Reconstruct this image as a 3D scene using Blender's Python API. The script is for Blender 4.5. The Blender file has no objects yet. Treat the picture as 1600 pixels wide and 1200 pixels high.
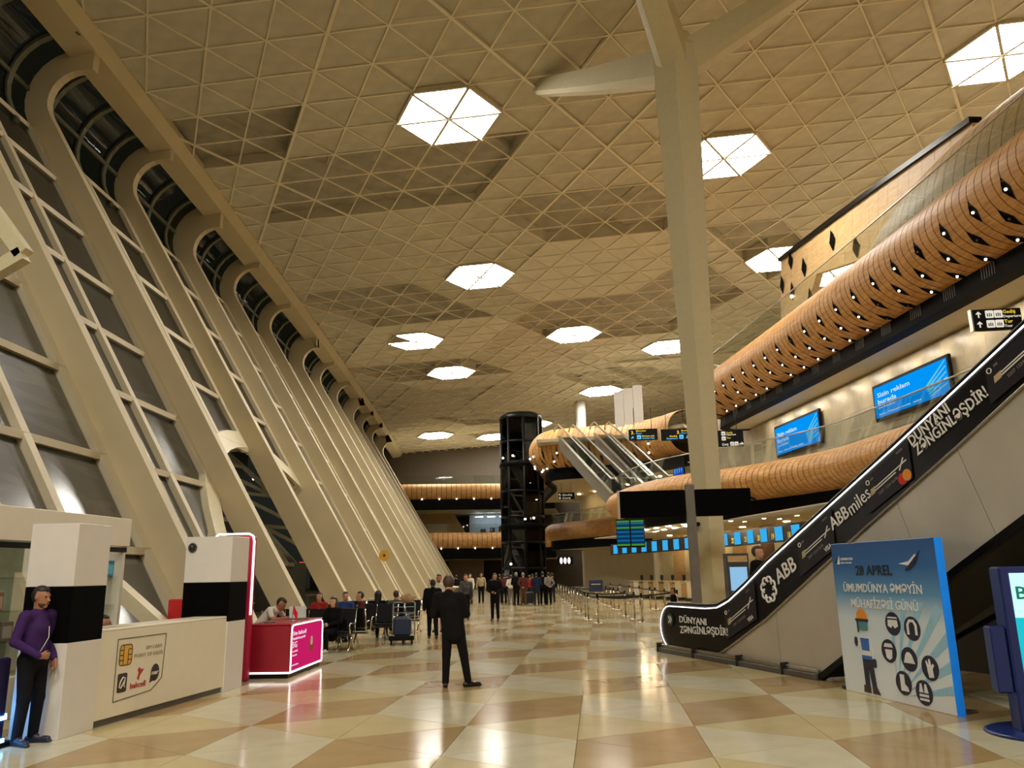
import bpy, math, random
import numpy as np
from mathutils import Vector, Matrix

random.seed(7)
S = bpy.context.scene
COL = S.collection

# ------------------------------------------------------------------ camera
F_PX = 1250.0
VPX, VPY = 935.6, 893.0
_t = 100.0 / 5400.0
_Y = np.array([(VPX - 800) / F_PX, (600 - VPY) / F_PX, -1.0]); _Y /= np.linalg.norm(_Y)
_c = -(-_t * _Y[0] + _Y[1]) / _Y[2]
_Z = np.array([-_t, 1.0, _c]); _Z /= np.linalg.norm(_Z)
_X = np.cross(_Y, _Z)
ROT = np.array([_X, _Y, _Z])
CAM = np.array([0.0, 0.0, 1.8])
cd = bpy.data.cameras.new('camera')
cd.sensor_width = 36.0
cd.lens = F_PX / 1600.0 * 36.0
cd.clip_start = 0.05
cd.clip_end = 600
cam = bpy.data.objects.new('camera', cd)
COL.objects.link(cam)
M = Matrix([list(ROT[0]) + [CAM[0]], list(ROT[1]) + [CAM[1]], list(ROT[2]) + [CAM[2]], [0, 0, 0, 1]])
cam.matrix_world = M
S.camera = cam

# ------------------------------------------------------------------ world (night outside), exposure
w = bpy.data.worlds.new('night'); S.world = w; w.use_nodes = True
w.node_tree.nodes['Background'].inputs[0].default_value = (0.012, 0.013, 0.010, 1)
w.node_tree.nodes['Background'].inputs[1].default_value = 1.0
S.view_settings.view_transform = 'Standard'
S.view_settings.look = 'None'
S.view_settings.exposure = 0.0
S.view_settings.gamma = 1.0
S.view_settings.use_curve_mapping = False
HEX_POWER = 50.0          # strength of the ceiling light diffusers
S.cycles.max_bounces = 8
S.cycles.diffuse_bounces = 5
S.cycles.glossy_bounces = 4
S.cycles.transmission_bounces = 6
S.cycles.transparent_max_bounces = 16
S.cycles.caustics_reflective = False
S.cycles.caustics_refractive = False
S.cycles.sample_clamp_indirect = 4.0
S.cycles.use_denoising = True

# the hall goes on behind the camera: its next ceiling lights
for n, (lx, ly) in enumerate(((-7.0, -2.0), (6.0, -6.0), (-4.0, -15.0), (12.0, -15.0))):
    ld = bpy.data.lights.new('ceiling_lamp_behind', 'AREA'); ld.shape = 'DISK'; ld.size = 4.2; ld.energy = 2200; ld.color = (1.0, 0.95, 0.86)
    lo = bpy.data.objects.new('ceiling_lamp_behind', ld); COL.objects.link(lo); lo.location = (lx, ly, 21.6)

# ------------------------------------------------------------------ placing helpers: a sight line met with a real plane
def ray(u, v):
    return ROT @ np.array([(u - 800) / F_PX, (600 - v) / F_PX, -1.0])
def AZ(u, v, z):
    r = ray(u, v); return CAM + r * ((z - CAM[2]) / r[2])
def AY(u, v, y):
    r = ray(u, v); return CAM + r * (y / r[1])
def G(u, v):
    return AZ(u, v, 0.0)

# ------------------------------------------------------------------ materials
def lin(c):
    return tuple((x / 12.92 if x <= 0.04045 else ((x + 0.055) / 1.055) ** 2.4) for x in [k / 255.0 for k in c])
MATS = {}
def mat(name, rgb, rough=0.5, metal=0.0, var=0.08, scale=6.0, emit=None, spec=0.5, bump=0.0, coat=0.0):
    if name in MATS: return MATS[name]
    m = bpy.data.materials.new(name); m.use_nodes = True
    nt = m.node_tree; b = nt.nodes['Principled BSDF']
    col = lin(rgb)
    b.inputs['Roughness'].default_value = rough
    b.inputs['Metallic'].default_value = metal
    b.inputs['Specular IOR Level'].default_value = spec
    b.inputs['Coat Weight'].default_value = coat
    tc = nt.nodes.new('ShaderNodeTexCoord')
    nz = nt.nodes.new('ShaderNodeTexNoise'); nz.inputs['Scale'].default_value = scale; nz.inputs['Detail'].default_value = 4
    nt.links.new(tc.outputs['Object'], nz.inputs['Vector'])
    rp = nt.nodes.new('ShaderNodeValToRGB')
    rp.color_ramp.elements[0].position = 0.3; rp.color_ramp.elements[1].position = 0.7
    rp.color_ramp.elements[0].color = tuple(max(0, c * (1 - var)) for c in col) + (1,)
    rp.color_ramp.elements[1].color = tuple(min(1, c * (1 + var)) for c in col) + (1,)
    nt.links.new(nz.outputs['Fac'], rp.inputs['Fac'])
    nt.links.new(rp.outputs['Color'], b.inputs['Base Color'])
    if bump:
        bp = nt.nodes.new('ShaderNodeBump'); bp.inputs['Strength'].default_value = bump; bp.inputs['Distance'].default_value = 0.02
        nt.links.new(nz.outputs['Fac'], bp.inputs['Height']); nt.links.new(bp.outputs['Normal'], b.inputs['Normal'])
    if emit:
        b.inputs['Emission Color'].default_value = lin(emit[0]) + (1,)
        b.inputs['Emission Strength'].default_value = emit[1]
    MATS[name] = m
    return m
def wood(name, rgb, rgb2, rough=0.55, scale=3.0):
    m = mat(name, rgb, rough, var=0.0)
    nt = m.node_tree; b = nt.nodes['Principled BSDF']
    tc = nt.nodes['Texture Coordinate']; mp = nt.nodes.new('ShaderNodeMapping'); mp.inputs['Scale'].default_value = (scale, scale * 0.3, scale * 4)
    nz = nt.nodes['Noise Texture']; nz.inputs['Scale'].default_value = 1.0; nz.inputs['Detail'].default_value = 6; nz.inputs['Distortion'].default_value = 1.2
    nt.links.new(tc.outputs['Object'], mp.inputs['Vector']); nt.links.new(mp.outputs['Vector'], nz.inputs['Vector'])
    rp = nt.nodes['Color Ramp']
    rp.color_ramp.elements[0].color = lin(rgb) + (1,); rp.color_ramp.elements[1].color = lin(rgb2) + (1,)
    return m
def emis(name, rgb, s):
    if name in MATS: return MATS[name]
    m = bpy.data.materials.new(name); m.use_nodes = True; nt = m.node_tree
    nt.nodes.remove(nt.nodes['Principled BSDF'])
    e = nt.nodes.new('ShaderNodeEmission'); e.inputs[0].default_value = lin(rgb) + (1,); e.inputs[1].default_value = s
    nt.links.new(e.outputs[0], nt.nodes['Material Output'].inputs[0]); MATS[name] = m
    return m
def glass(name, tint, refl=0.06, rough=0.02, rmax=0.3):
    if name in MATS: return MATS[name]
    m = bpy.data.materials.new(name); m.use_nodes = True; nt = m.node_tree
    nt.nodes.remove(nt.nodes['Principled BSDF'])
    tr = nt.nodes.new('ShaderNodeBsdfTransparent'); tr.inputs[0].default_value = tuple(tint) + (1,)
    gl = nt.nodes.new('ShaderNodeBsdfGlossy'); gl.inputs['Roughness'].default_value = rough
    lw = nt.nodes.new('ShaderNodeLayerWeight'); lw.inputs[0].default_value = 0.35
    mr = nt.nodes.new('ShaderNodeMapRange'); mr.inputs['To Min'].default_value = refl; mr.inputs['To Max'].default_value = rmax
    mx = nt.nodes.new('ShaderNodeMixShader')
    nt.links.new(lw.outputs['Fresnel'], mr.inputs['Value'])
    nt.links.new(mr.outputs[0], mx.inputs[0]); nt.links.new(tr.outputs[0], mx.inputs[1]); nt.links.new(gl.outputs[0], mx.inputs[2])
    nt.links.new(mx.outputs[0], nt.nodes['Material Output'].inputs[0]); MATS[name] = m
    return m

cream = mat('cream_paint', (200, 188, 158), 0.55, var=0.04, scale=1.5)
cream_light = mat('cream_trim', (204, 194, 160), 0.5, var=0.03)
rib_m = mat('rib_paint', (192, 178, 144), 0.6, var=0.05, scale=0.8)
rib_in = mat('skylight_bar_paint', (96, 98, 82), 0.6)
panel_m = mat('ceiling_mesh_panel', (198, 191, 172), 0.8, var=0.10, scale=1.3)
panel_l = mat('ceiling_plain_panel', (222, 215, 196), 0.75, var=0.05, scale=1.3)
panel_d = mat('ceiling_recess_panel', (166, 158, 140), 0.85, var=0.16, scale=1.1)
bar_m = mat('ceiling_bar_paint', (236, 226, 200), 0.6, var=0.03)
black_m = mat('black_satin', (12, 12, 12), 0.35, var=0.2, spec=0.15)
black_matte = mat('black_matte', (7, 7, 7), 0.8, var=0.2, spec=0.05)
dark_soffit = mat('dark_soffit', (7, 7, 6), 0.6, var=0.3, spec=0.06)
steel = mat('brushed_steel', (176, 172, 160), 0.28, 1.0, var=0.06, scale=14)
chrome = mat('chrome', (225, 222, 212), 0.12, 1.0, var=0.02)
grey_metal = mat('grey_metal', (96, 94, 88), 0.45, 0.4)
dark_metal = mat('dark_metal', (44, 44, 42), 0.4, 0.6)
brass = mat('post_steel', (172, 164, 144), 0.25, 1.0, var=0.05)
wood_m = wood('timber_cladding', (168, 118, 62), (214, 164, 98))
wood_lt = wood('timber_pale', (176, 142, 92), (206, 174, 124))
wood_dk = mat('timber_joint', (70, 42, 20), 0.8)
stone_w = mat('stone_wall', (186, 172, 144), 0.35, var=0.22, scale=1.1)
white_m = mat('white_laminate', (226, 218, 196), 0.4, var=0.02)
white_cool = mat('white_laminate_post', (220, 214, 206), 0.4, var=0.02)
glass_clear = glass('balustrade_glass', (0.90, 0.93, 0.91), 0.015, rmax=0.22)
glass_dark = glass('facade_glass', (0.42, 0.44, 0.38), 0.02, rough=0.22, rmax=0.3)
glass_sky = glass('skylight_glass', (0.25, 0.28, 0.24), 0.004, rmax=0.05)
lamp_w = emis('lamp_warm', (255, 226, 178), 150.0)
lamp_spot = emis('lamp_spot', (255, 240, 212), 12.0)
led_w = emis('led_white', (255, 246, 240), 3.2)
screen_blue = emis('screen_blue', (20, 150, 232), 0.9)
screen_cyan = emis('screen_cyan', (60, 178, 240), 0.95)
hex_e = emis('ceiling_diffuser', (255, 249, 238), HEX_POWER)
text_w = mat('lettering_white', (226, 222, 212), 0.5, var=0.02)
text_k = mat('lettering_black', (18, 20, 28), 0.5, var=0.02)

# ------------------------------------------------------------------ mesh helpers
class MB:
    def __init__(s): s.v = []; s.f = []; s.sm = []
    def add(s, vs, fs, smooth=False):
        o = len(s.v); s.v += [tuple(float(c) for c in p) for p in vs]
        for f in fs: s.f.append(tuple(i + o for i in f)); s.sm.append(smooth)
        return s
    def box(s, x0, x1, y0, y1, z0, z1):
        v = [(x0, y0, z0), (x1, y0, z0), (x1, y1, z0), (x0, y1, z0), (x0, y0, z1), (x1, y0, z1), (x1, y1, z1), (x0, y1, z1)]
        return s.add(v, [(3, 2, 1, 0), (4, 5, 6, 7), (0, 1, 5, 4), (1, 2, 6, 5), (2, 3, 7, 6), (3, 0, 4, 7)])
    def bevbox(s, x0, x1, y0, y1, z0, z1, b=0.02):
        # box with chamfered vertical and horizontal edges
        v = []
        for (zz, ins) in ((z0, b), (z0 + b, 0), (z1 - b, 0), (z1, b)):
            a0, a1, c0, c1 = x0 + ins, x1 - ins, y0 + ins, y1 - ins
            k = b
            v += [(a0 + k, c0, zz), (a1 - k, c0, zz), (a1, c0 + k, zz), (a1, c1 - k, zz), (a1 - k, c1, zz), (a0 + k, c1, zz), (a0, c1 - k, zz), (a0, c0 + k, zz)]
        f = [tuple(range(7, -1, -1)), tuple(range(24, 32))]
        for r in range(3):
            for i in range(8):
                j = (i + 1) % 8; f.append((r * 8 + i, r * 8 + j, r * 8 + 8 + j, r * 8 + 8 + i))
        return s.add(v, f)
    def hexa(s, p):   # eight corner points: bottom ring 0-3, top ring 4-7
        return s.add(p, [(3, 2, 1, 0), (4, 5, 6, 7), (0, 1, 5, 4), (1, 2, 6, 5), (2, 3, 7, 6), (3, 0, 4, 7)])
    def prism(s, poly, vec, cap=True):
        n = len(poly); vec = np.array(vec, float)
        v = [np.array(p, float) for p in poly]; v2 = [p + vec for p in v]
        f = [(i, (i + 1) % n, n + (i + 1) % n, n + i) for i in range(n)]
        if cap: f += [tuple(range(n - 1, -1, -1)), tuple(range(n, 2 * n))]
        return s.add(v + v2, f)
    def bar(s, a, b, w, h, up=(0, 0, 1)):
        a = np.array(a, float); b = np.array(b, float); d = b - a; L = np.linalg.norm(d)
        if L < 1e-6: return s
        d /= L; up = np.array(up, float); x = np.cross(d, up)
        if np.linalg.norm(x) < 1e-5: x = np.cross(d, np.array((1., 0, 0)))
        x /= np.linalg.norm(x); z = np.cross(x, d)
        q = [-x * w / 2 - z * h / 2, x * w / 2 - z * h / 2, x * w / 2 + z * h / 2, -x * w / 2 + z * h / 2]
        v = [a + k for k in q] + [b + k for k in q]
        return s.add(v, [(0, 1, 2, 3), (7, 6, 5, 4), (0, 4, 5, 1), (1, 5, 6, 2), (2, 6, 7, 3), (3, 7, 4, 0)])
    def tube(s, pts, r, n=8, cap=True):
        pts = [np.array(p, float) for p in pts]; rs = r if isinstance(r, (list, tuple)) else [r] * len(pts)
        v = []; prev = None
        for i, p in enumerate(pts):
            d = pts[min(i + 1, len(pts) - 1)] - pts[max(i - 1, 0)]; d /= (np.linalg.norm(d) + 1e-9)
            if prev is None:
                a = np.array((0, 0, 1.0)) if abs(d[2]) < 0.9 else np.array((1.0, 0, 0))
                x = np.cross(d, a)
            else: x = prev - d * (prev @ d)
            x /= np.linalg.norm(x); prev = x; y = np.cross(d, x)
            for k in range(n):
                t = 2 * math.pi * k / n; v.append(p + (x * math.cos(t) + y * math.sin(t)) * rs[i])
        f = []
        for i in range(len(pts) - 1):
            for k in range(n):
                j = (k + 1) % n; f.append((i * n + k, i * n + j, (i + 1) * n + j, (i + 1) * n + k))
        s.add(v, f, True)
        if cap:
            o = len(s.v) - len(v); m = len(pts) - 1
            s.f.append(tuple(o + k for k in range(n - 1, -1, -1))); s.sm.append(False)
            s.f.append(tuple(o + m * n + k for k in range(n))); s.sm.append(False)
        return s
    def lathe(s, prof, c=(0, 0, 0), n=20):
        v = []; f = []
        for (r, z) in prof:
            for k in range(n):
                t = 2 * math.pi * k / n; v.append((c[0] + r * math.cos(t), c[1] + r * math.sin(t), c[2] + z))
        for i in range(len(prof) - 1):
            for k in range(n):
                j = (k + 1) % n; f.append((i * n + k, i * n + j, (i + 1) * n + j, (i + 1) * n + k))
        f.append(tuple(range(n - 1, -1, -1))); f.append(tuple((len(prof) - 1) * n + k for k in range(n)))
        return s.add(v, f, True)
    def grid(s, rows, smooth=True, closed=False):
        n = len(rows[0]); v = [p for r in rows for p in r]; f = []
        for i in range(len(rows) - 1):
            for k in range(n - (0 if closed else 1)):
                j = (k + 1) % n; f.append((i * n + k, i * n + j, (i + 1) * n + j, (i + 1) * n + k))
        return s.add(v, f, smooth)
    def ball(s, c, rx, ry=None, rz=None, n=10, m=7):
        ry = ry or rx; rz = rz or rx
        rows = []
        for i in range(m + 1):
            a = math.pi * i / m
            rows.append([(c[0] + rx * max(math.sin(a), 1e-3) * math.cos(2 * math.pi * k / n), c[1] + ry * max(math.sin(a), 1e-3) * math.sin(2 * math.pi * k / n), c[2] - rz * math.cos(a)) for k in range(n)])
        return s.grid(rows, True, True)
    def mesh(s, name):
        me = bpy.data.meshes.new(name); me.from_pydata(s.v, [], s.f)
        me.polygons.foreach_set('use_smooth', s.sm); me.update()
        return me

def link(name, data, parent=None):
    o = bpy.data.objects.new(name, data); COL.objects.link(o)
    if parent is not None: o.parent = parent
    return o
def obj(name, mb, m, parent=None, loc=None, rotz=None):
    me = mb.mesh(name) if isinstance(mb, MB) else mb
    if m is not None and len(me.materials) == 0: me.materials.append(m)
    o = link(name, me, parent)
    if loc is not None: o.location = loc
    if rotz is not None: o.rotation_euler = (0, 0, rotz)
    return o
def tag(o, label=None, cat=None, group=None, kind=None):
    if label: o['label'] = label
    if cat: o['category'] = cat
    if group: o['group'] = group
    if kind: o['kind'] = kind
    return o
def thing(name, label, cat, loc=(0, 0, 0), rotz=0.0, group=None):
    o = link(name, None); o.location = tuple(float(c) for c in loc); o.rotation_euler = (0, 0, rotz)
    return tag(o, label, cat, group)
def struct(name, loc=(0, 0, 0)):
    o = link(name, None); o.location = loc; o['kind'] = 'structure'; return o
def copy_tree(o, parent=None):
    c = o.copy(); COL.objects.link(c)
    if parent is not None: c.parent = parent
    for ch in list(o.children): copy_tree(ch, c)
    return c

FONT_CACHE = {}
def text_mesh(s, depth=0.006, bold=0.0):
    key = (s, bold)
    if key in FONT_CACHE: return FONT_CACHE[key]
    cu = bpy.data.curves.new('lettering', 'FONT'); cu.body = s; cu.size = 1.0; cu.extrude = depth; cu.resolution_u = 2; cu.offset = bold
    ob = bpy.data.objects.new('lettering', cu); COL.objects.link(ob)
    dg = bpy.context.evaluated_depsgraph_get()
    me = bpy.data.meshes.new_from_object(ob.evaluated_get(dg))
    bpy.data.objects.remove(ob); bpy.data.curves.remove(cu)
    vs = np.empty(len(me.vertices) * 3); me.vertices.foreach_get('co', vs); vs = vs.reshape(-1, 3)
    FONT_CACHE[key] = (vs, [tuple(p.vertices) for p in me.polygons])
    bpy.data.meshes.remove(me)
    return FONT_CACHE[key]
def text(s, o, xd, yd, width, m, parent=None, height=None, name='lettering', thick=0.004, align='l', bold=0.013):
    """letters laid out from point o along xd, upright along yd, fitted to the width (and to the cap height)"""
    vs, fs = text_mesh(s, 0.006, bold)
    xd = np.array(xd, float); xd /= np.linalg.norm(xd); yd = np.array(yd, float); yd /= np.linalg.norm(yd); zd = np.cross(xd, yd)
    w = vs[:, 0].max() - vs[:, 0].min(); sx = width / w; sy = sx if height is None else height / 0.72
    x = (vs[:, 0] - vs[:, 0].min()) * sx
    if align == 'c': x = x - width / 2
    y = vs[:, 1] * sy; z = np.sign(vs[:, 2]) * thick * 0.5 + thick * 0.5
    P = np.array(o, float) + x[:, None] * xd + y[:, None] * yd + z[:, None] * zd
    mb = MB(); mb.add(P, fs)
    return obj(name, mb, m, parent)
def plate(poly, o, xd, yd, t=0.004, mb=None):
    """thin solid plate from a 2-D outline laid in the plane (o, xd, yd)"""
    xd = np.array(xd, float); xd /= np.linalg.norm(xd); yd = np.array(yd, float); yd /= np.linalg.norm(yd); zd = np.cross(xd, yd)
    mb = mb or MB()
    return mb.prism([np.array(o, float) + xd * p[0] + yd * p[1] for p in poly], zd * t)
def circ(cx, cy, r, n=20, ry=None):
    ry = ry or r
    return [(cx + r * math.cos(2 * math.pi * k / n), cy + ry * math.sin(2 * math.pi * k / n)) for k in range(n)]
def rrect(x0, y0, x1, y1, r, n=4):
    p = []
    for (cx, cy, a0) in ((x1 - r, y0 + r, -90), (x1 - r, y1 - r, 0), (x0 + r, y1 - r, 90), (x0 + r, y0 + r, 180)):
        for k in range(n + 1):
            a = math.radians(a0 + 90 * k / n); p.append((cx + r * math.cos(a), cy + r * math.sin(a)))
    return p

# ------------------------------------------------------------------ plan curves of the hall (it bends to the left with depth)
def x_rib(y):      # foot of the inner edge of the leaning ribs
    t = y - 17.5
    return -7.75 - 0.085 * t - 0.0003 * t * t
def x_front(y):    # front of the upper balcony on the right
    t = y - 20.0
    return 11.4 - 0.155 * t - 0.001 * t * t
def z_ceil(x, y):
    return 21.5 + 0.05 * x - 0.02 * (y - 40.0)
# ================================================================== FLOOR: triangular polished stone tiles
def pix(p):
    q = ROT.T @ (np.array(p, float) - CAM)
    if q[2] > -0.3: return None
    return 800 + F_PX * q[0] / -q[2], 600 - F_PX * q[1] / -q[2]
def seen_area(tri):
    q = [pix(p) for p in tri]
    if any(k is None for k in q): return 0.0
    cx = sum(k[0] for k in q) / 3; cy = sum(k[1] for k in q) / 3
    if not (-60 < cx < 1660 and -60 < cy < 1260): return 0.0
    return abs((q[1][0] - q[0][0]) * (q[2][1] - q[0][1]) - (q[2][0] - q[0][0]) * (q[1][1] - q[0][1])) / 2

def stone(name, a, b2, rough):
    m = mat(name, a, rough, var=0.0, scale=2.2, spec=0.15)
    rp = m.node_tree.nodes['Color Ramp']
    rp.color_ramp.elements[0].color = lin(a) + (1,); rp.color_ramp.elements[1].color = lin(b2) + (1,)
    m.node_tree.nodes['Noise Texture'].inputs['Detail'].default_value = 8
    return m
tile_m = [stone('tile_ivory', (184, 176, 146), (194, 186, 158), 0.14),
          stone('tile_honey', (178, 162, 118), (188, 172, 128), 0.14),
          stone('tile_tan', (154, 128, 86), (164, 138, 96), 0.14)]
grout = mat('floor_grout', (120, 98, 66), 0.7)
floor = struct('floor')
mb = MB(); mb.box(-40, 26, -24, 125, -0.14, -0.022)
obj('floor_slab', mb, grout, floor)
SX, SL = 1.365, 1.65
X0 = -0.315
SEQ = [2, 2, 1, 0, 0, 1]
tile_mesh = {}
def tile_tri(kind, mi):
    # kind 0: base on the west seam, apex east; kind 1: base on the east seam, apex west
    if (kind, mi) in tile_mesh: return tile_mesh[(kind, mi)]
    g = 0.003
    if kind == 0: t = [(g, -SL / 2 + 2 * g, 0), (SX - 2.5 * g, 0, 0), (g, SL / 2 - 2 * g, 0)]
    else: t = [(-g, SL / 2 - 2 * g, 0), (-SX + 2.5 * g, 0, 0), (-g, -SL / 2 + 2 * g, 0)]
    m2 = MB(); m2.prism([(p[0], p[1], -0.02) for p in t], (0, 0, 0.02))
    me = m2.mesh('tile'); me.materials.append(tile_m[mi]); tile_mesh[(kind, mi)] = me
    return me
tiles = []
for k in range(-20, 17):
    xw = X0 + SX * k; odd = k % 2 != 0
    # even seams hold vertices at 9.5 + n*SL, odd seams half a step off; strip k lies between seam k and k+1
    yb = 9.5 if not odd else 9.5 + SL / 2 - SL
    for n in range(-18, 63):
        yc = yb + SL * n + SL / 2         # centre of a base on the west seam
        ph = (2 * n + 1) % 6
        if odd: ph = (2 * n + 3) % 6
        # west-based triangle, then the east-based one half a step further
        for q, (kind, y, off) in enumerate(((0, yc, 0), (1, yc + SL / 2, 1))):
            ci = SEQ[(ph + off + 1) % 6]
            x = xw if kind == 0 else xw + SX
            if kind == 0: tri = [(xw, y - SL / 2, 0), (xw + SX, y, 0), (xw, y + SL / 2, 0)]
            else: tri = [(xw + SX, y + SL / 2, 0), (xw, y, 0), (xw + SX, y - SL / 2, 0)]
            tiles.append((seen_area(tri), kind, ci, x, y, tri))
tiles.sort(key=lambda t: -t[0])
far_t = [MB(), MB(), MB()]
for i, (a, kind, ci, x, y, tri) in enumerate(tiles):
    if i < 298 and a > 0:
        obj('tile', tile_tri(kind, ci), None, floor, (x, y, 0))
    else:
        c = np.mean(tri, axis=0); t = [c + (np.array(p) - c) * 0.996 for p in tri]
        far_t[ci].prism([(p[0], p[1], -0.02) for p in t], (0, 0, 0.02))
for ci in range(3):
    tag(obj('tile_field', far_t[ci], tile_m[ci], floor), kind='stuff')

# ================================================================== CEILING: triangular bar grid with panels at two levels
ceiling = struct('ceiling')
CO = np.array([-15.0018, 23.0077]); CS = 2.33046
CA = 0.04732; CB = -0.02278
def zc(x, y): return 21.5 + CA * x + CB * (y - 40.0)
_cs, _sn = math.cos(-0.00502), math.sin(-0.00502)
def node(i, j, dz=0.0):
    p = np.array([0.5 * (i - j), 0.8660254 * (i + j)]) * CS
    x = CO[0] + p[0] * _cs - p[1] * _sn * -1; y = CO[1] + p[1] * _cs + p[0] * _sn * -1
    return np.array([x, y, zc(x, y) + dz])
def x_beam_in(y): return x_rib(y) - 8.8
def x_beam_out(y): return x_rib(y) - 10.2
def inside(p): return x_beam_in(p[1]) - 0.6 < p[0] < 22.5 and 3.0 < p[1] < 112
def inpoly(p, poly):
    c = False; n = len(poly)
    for i in range(n):
        a, b = poly[i], poly[(i + 1) % n]
        if (a[1] > p[1]) != (b[1] > p[1]) and p[0] < (b[0] - a[0]) * (p[1] - a[1]) / (b[1] - a[1]) + a[0]: c = not c
    return c
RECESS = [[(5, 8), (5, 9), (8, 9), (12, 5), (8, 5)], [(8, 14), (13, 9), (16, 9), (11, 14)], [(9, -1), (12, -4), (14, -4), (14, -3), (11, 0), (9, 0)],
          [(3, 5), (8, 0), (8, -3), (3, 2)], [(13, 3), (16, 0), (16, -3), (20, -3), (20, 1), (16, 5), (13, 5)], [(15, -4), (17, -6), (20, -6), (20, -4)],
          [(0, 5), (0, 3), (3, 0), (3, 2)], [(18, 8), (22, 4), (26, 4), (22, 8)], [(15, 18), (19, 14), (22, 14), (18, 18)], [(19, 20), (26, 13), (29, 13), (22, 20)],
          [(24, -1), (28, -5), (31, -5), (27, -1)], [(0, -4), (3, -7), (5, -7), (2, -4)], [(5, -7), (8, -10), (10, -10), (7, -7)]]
PLAIN = [[(11, 0), (14, -3), (16, -3), (16, 0), (13, 3), (11, 3)], [(16, 5), (20, 1), (23, 1), (19, 5)], [(8, 9), (12, 5), (13, 5), (13, 9), (8, 14)],
         [(11, 14), (16, 9), (18, 9), (13, 14)], [(20, 5), (25, 0), (27, 0), (22, 5)]]
HEX = [(6, -2), (13, -6), (10, 3), (16, 4), (21, 2), (10, 9), (13, 11), (22, 8), (19, -5), (22, -6), (16, -12), (17, 21), (21, 25), (22, 15), (21, 19)]
HEXC = set()
def tri_nodes(i, j, up):
    return [(i, j), (i + 1, j), (i, j + 1)] if up else [(i + 1, j), (i + 1, j + 1), (i, j + 1)]
for (a, b) in HEX:
    for (i, j, up) in ((a, b, 1), (a - 1, b, 1), (a, b - 1, 1), (a - 1, b, 0), (a, b - 1, 0), (a - 1, b - 1, 0)): HEXC.add((i, j, up))
pan = []; EDG = {}
for i in range(-14, 46):
    for j in range(-26, 46):
        for up in (1, 0):
            if (i, j, up) in HEXC: continue
            nd = tri_nodes(i, j, up); pts = [node(*n) for n in nd]
            cp = sum(pts) / 3
            if not (x_beam_in(cp[1]) - 1.0 < cp[0] < 22.8 and 3.0 < cp[1] < 112): continue
            cen = (sum(n[0] for n in nd) / 3, sum(n[1] for n in nd) / 3)
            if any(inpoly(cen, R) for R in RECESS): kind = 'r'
            elif any(inpoly(cen, R) for R in PLAIN): kind = 'p'
            else: kind = 'm'
            # macro plates tilt a little against each other
            mi, mj = math.floor(i / 4), math.floor((j + 2) / 4)
            rnd = random.Random(mi * 131 + mj * 17)
            gx, gy = rnd.uniform(-0.07, 0.07), rnd.uniform(-0.07, 0.07)
            dep = []
            for n in nd:
                fx, fy = (n[0] - mi * 4) , (n[1] - mj * 4 - 2)
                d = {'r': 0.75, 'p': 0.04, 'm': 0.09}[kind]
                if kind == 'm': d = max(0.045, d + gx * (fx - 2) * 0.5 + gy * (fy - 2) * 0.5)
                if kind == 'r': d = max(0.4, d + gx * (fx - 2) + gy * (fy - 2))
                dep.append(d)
            tri = [p + np.array([0, 0, d]) for p, d in zip(pts, dep)]
            for q in range(3):
                n0, n1 = nd[q], nd[(q + 1) % 3]; key = tuple(sorted((n0, n1)))
                EDG.setdefault(key, []).append({n0: dep[q], n1: dep[(q + 1) % 3]})
            pan.append((seen_area(tri), kind, tri))
pan.sort(key=lambda t: -t[0])
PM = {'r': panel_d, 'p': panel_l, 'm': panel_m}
far_p = {'r': MB(), 'p': MB(), 'm': MB()}
for n, (a, kind, tri) in enumerate(pan):
    c = np.mean(tri, axis=0); t = [c + (p - c) * 0.995 for p in tri]
    t = t if np.cross(t[1] - t[0], t[2] - t[0])[2] > 0 else t[::-1]
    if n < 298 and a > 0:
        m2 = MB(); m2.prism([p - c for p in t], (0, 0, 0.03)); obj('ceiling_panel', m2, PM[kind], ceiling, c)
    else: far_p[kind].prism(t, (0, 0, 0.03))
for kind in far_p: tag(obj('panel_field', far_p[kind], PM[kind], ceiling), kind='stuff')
sk = MB()
for key, l in EDG.items():
    d0 = l[0]; d1 = l[1] if len(l) > 1 else {k: 0.0 for k in key}
    if max(abs(d0[k] - d1[k]) for k in key) < 0.06: continue
    p, q = node(*key[0]), node(*key[1])
    sk.add([p + (0, 0, d0[key[0]]), q + (0, 0, d0[key[1]]), q + (0, 0, d1[key[1]]), p + (0, 0, d1[key[0]])], [(0, 1, 2, 3)])
tag(obj('recess_edge', sk, panel_m, ceiling), kind='stuff')
# bars of the grid: three families of straight lines, clipped to the hall
def clip_line(f, lo, hi):
    run = None; out = []
    t = lo
    while t <= hi:
        ok = inside(f(t))
        if ok: run = [t, t] if run is None else [run[0], t]
        elif run is not None: out.append(run); run = None
        t += 0.5
    if run is not None: out.append(run)
    return out
for fam in range(3):
    for k in range(-30, 75):
        if fam == 0: f = lambda t, k=k: node(t, k)
        elif fam == 1: f = lambda t, k=k: node(k, t)
        else: f = lambda t, k=k: node(t, k - t)
        for (a, b) in clip_line(f, -40, 60):
            if b - a < 1: continue
            wide = 0.13 if (fam != 2 and k % 7 == 3) else 0.065
            obj('ceiling_bar', MB().bar(f(a), f(b), wide, 0.05), bar_m, ceiling)
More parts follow.
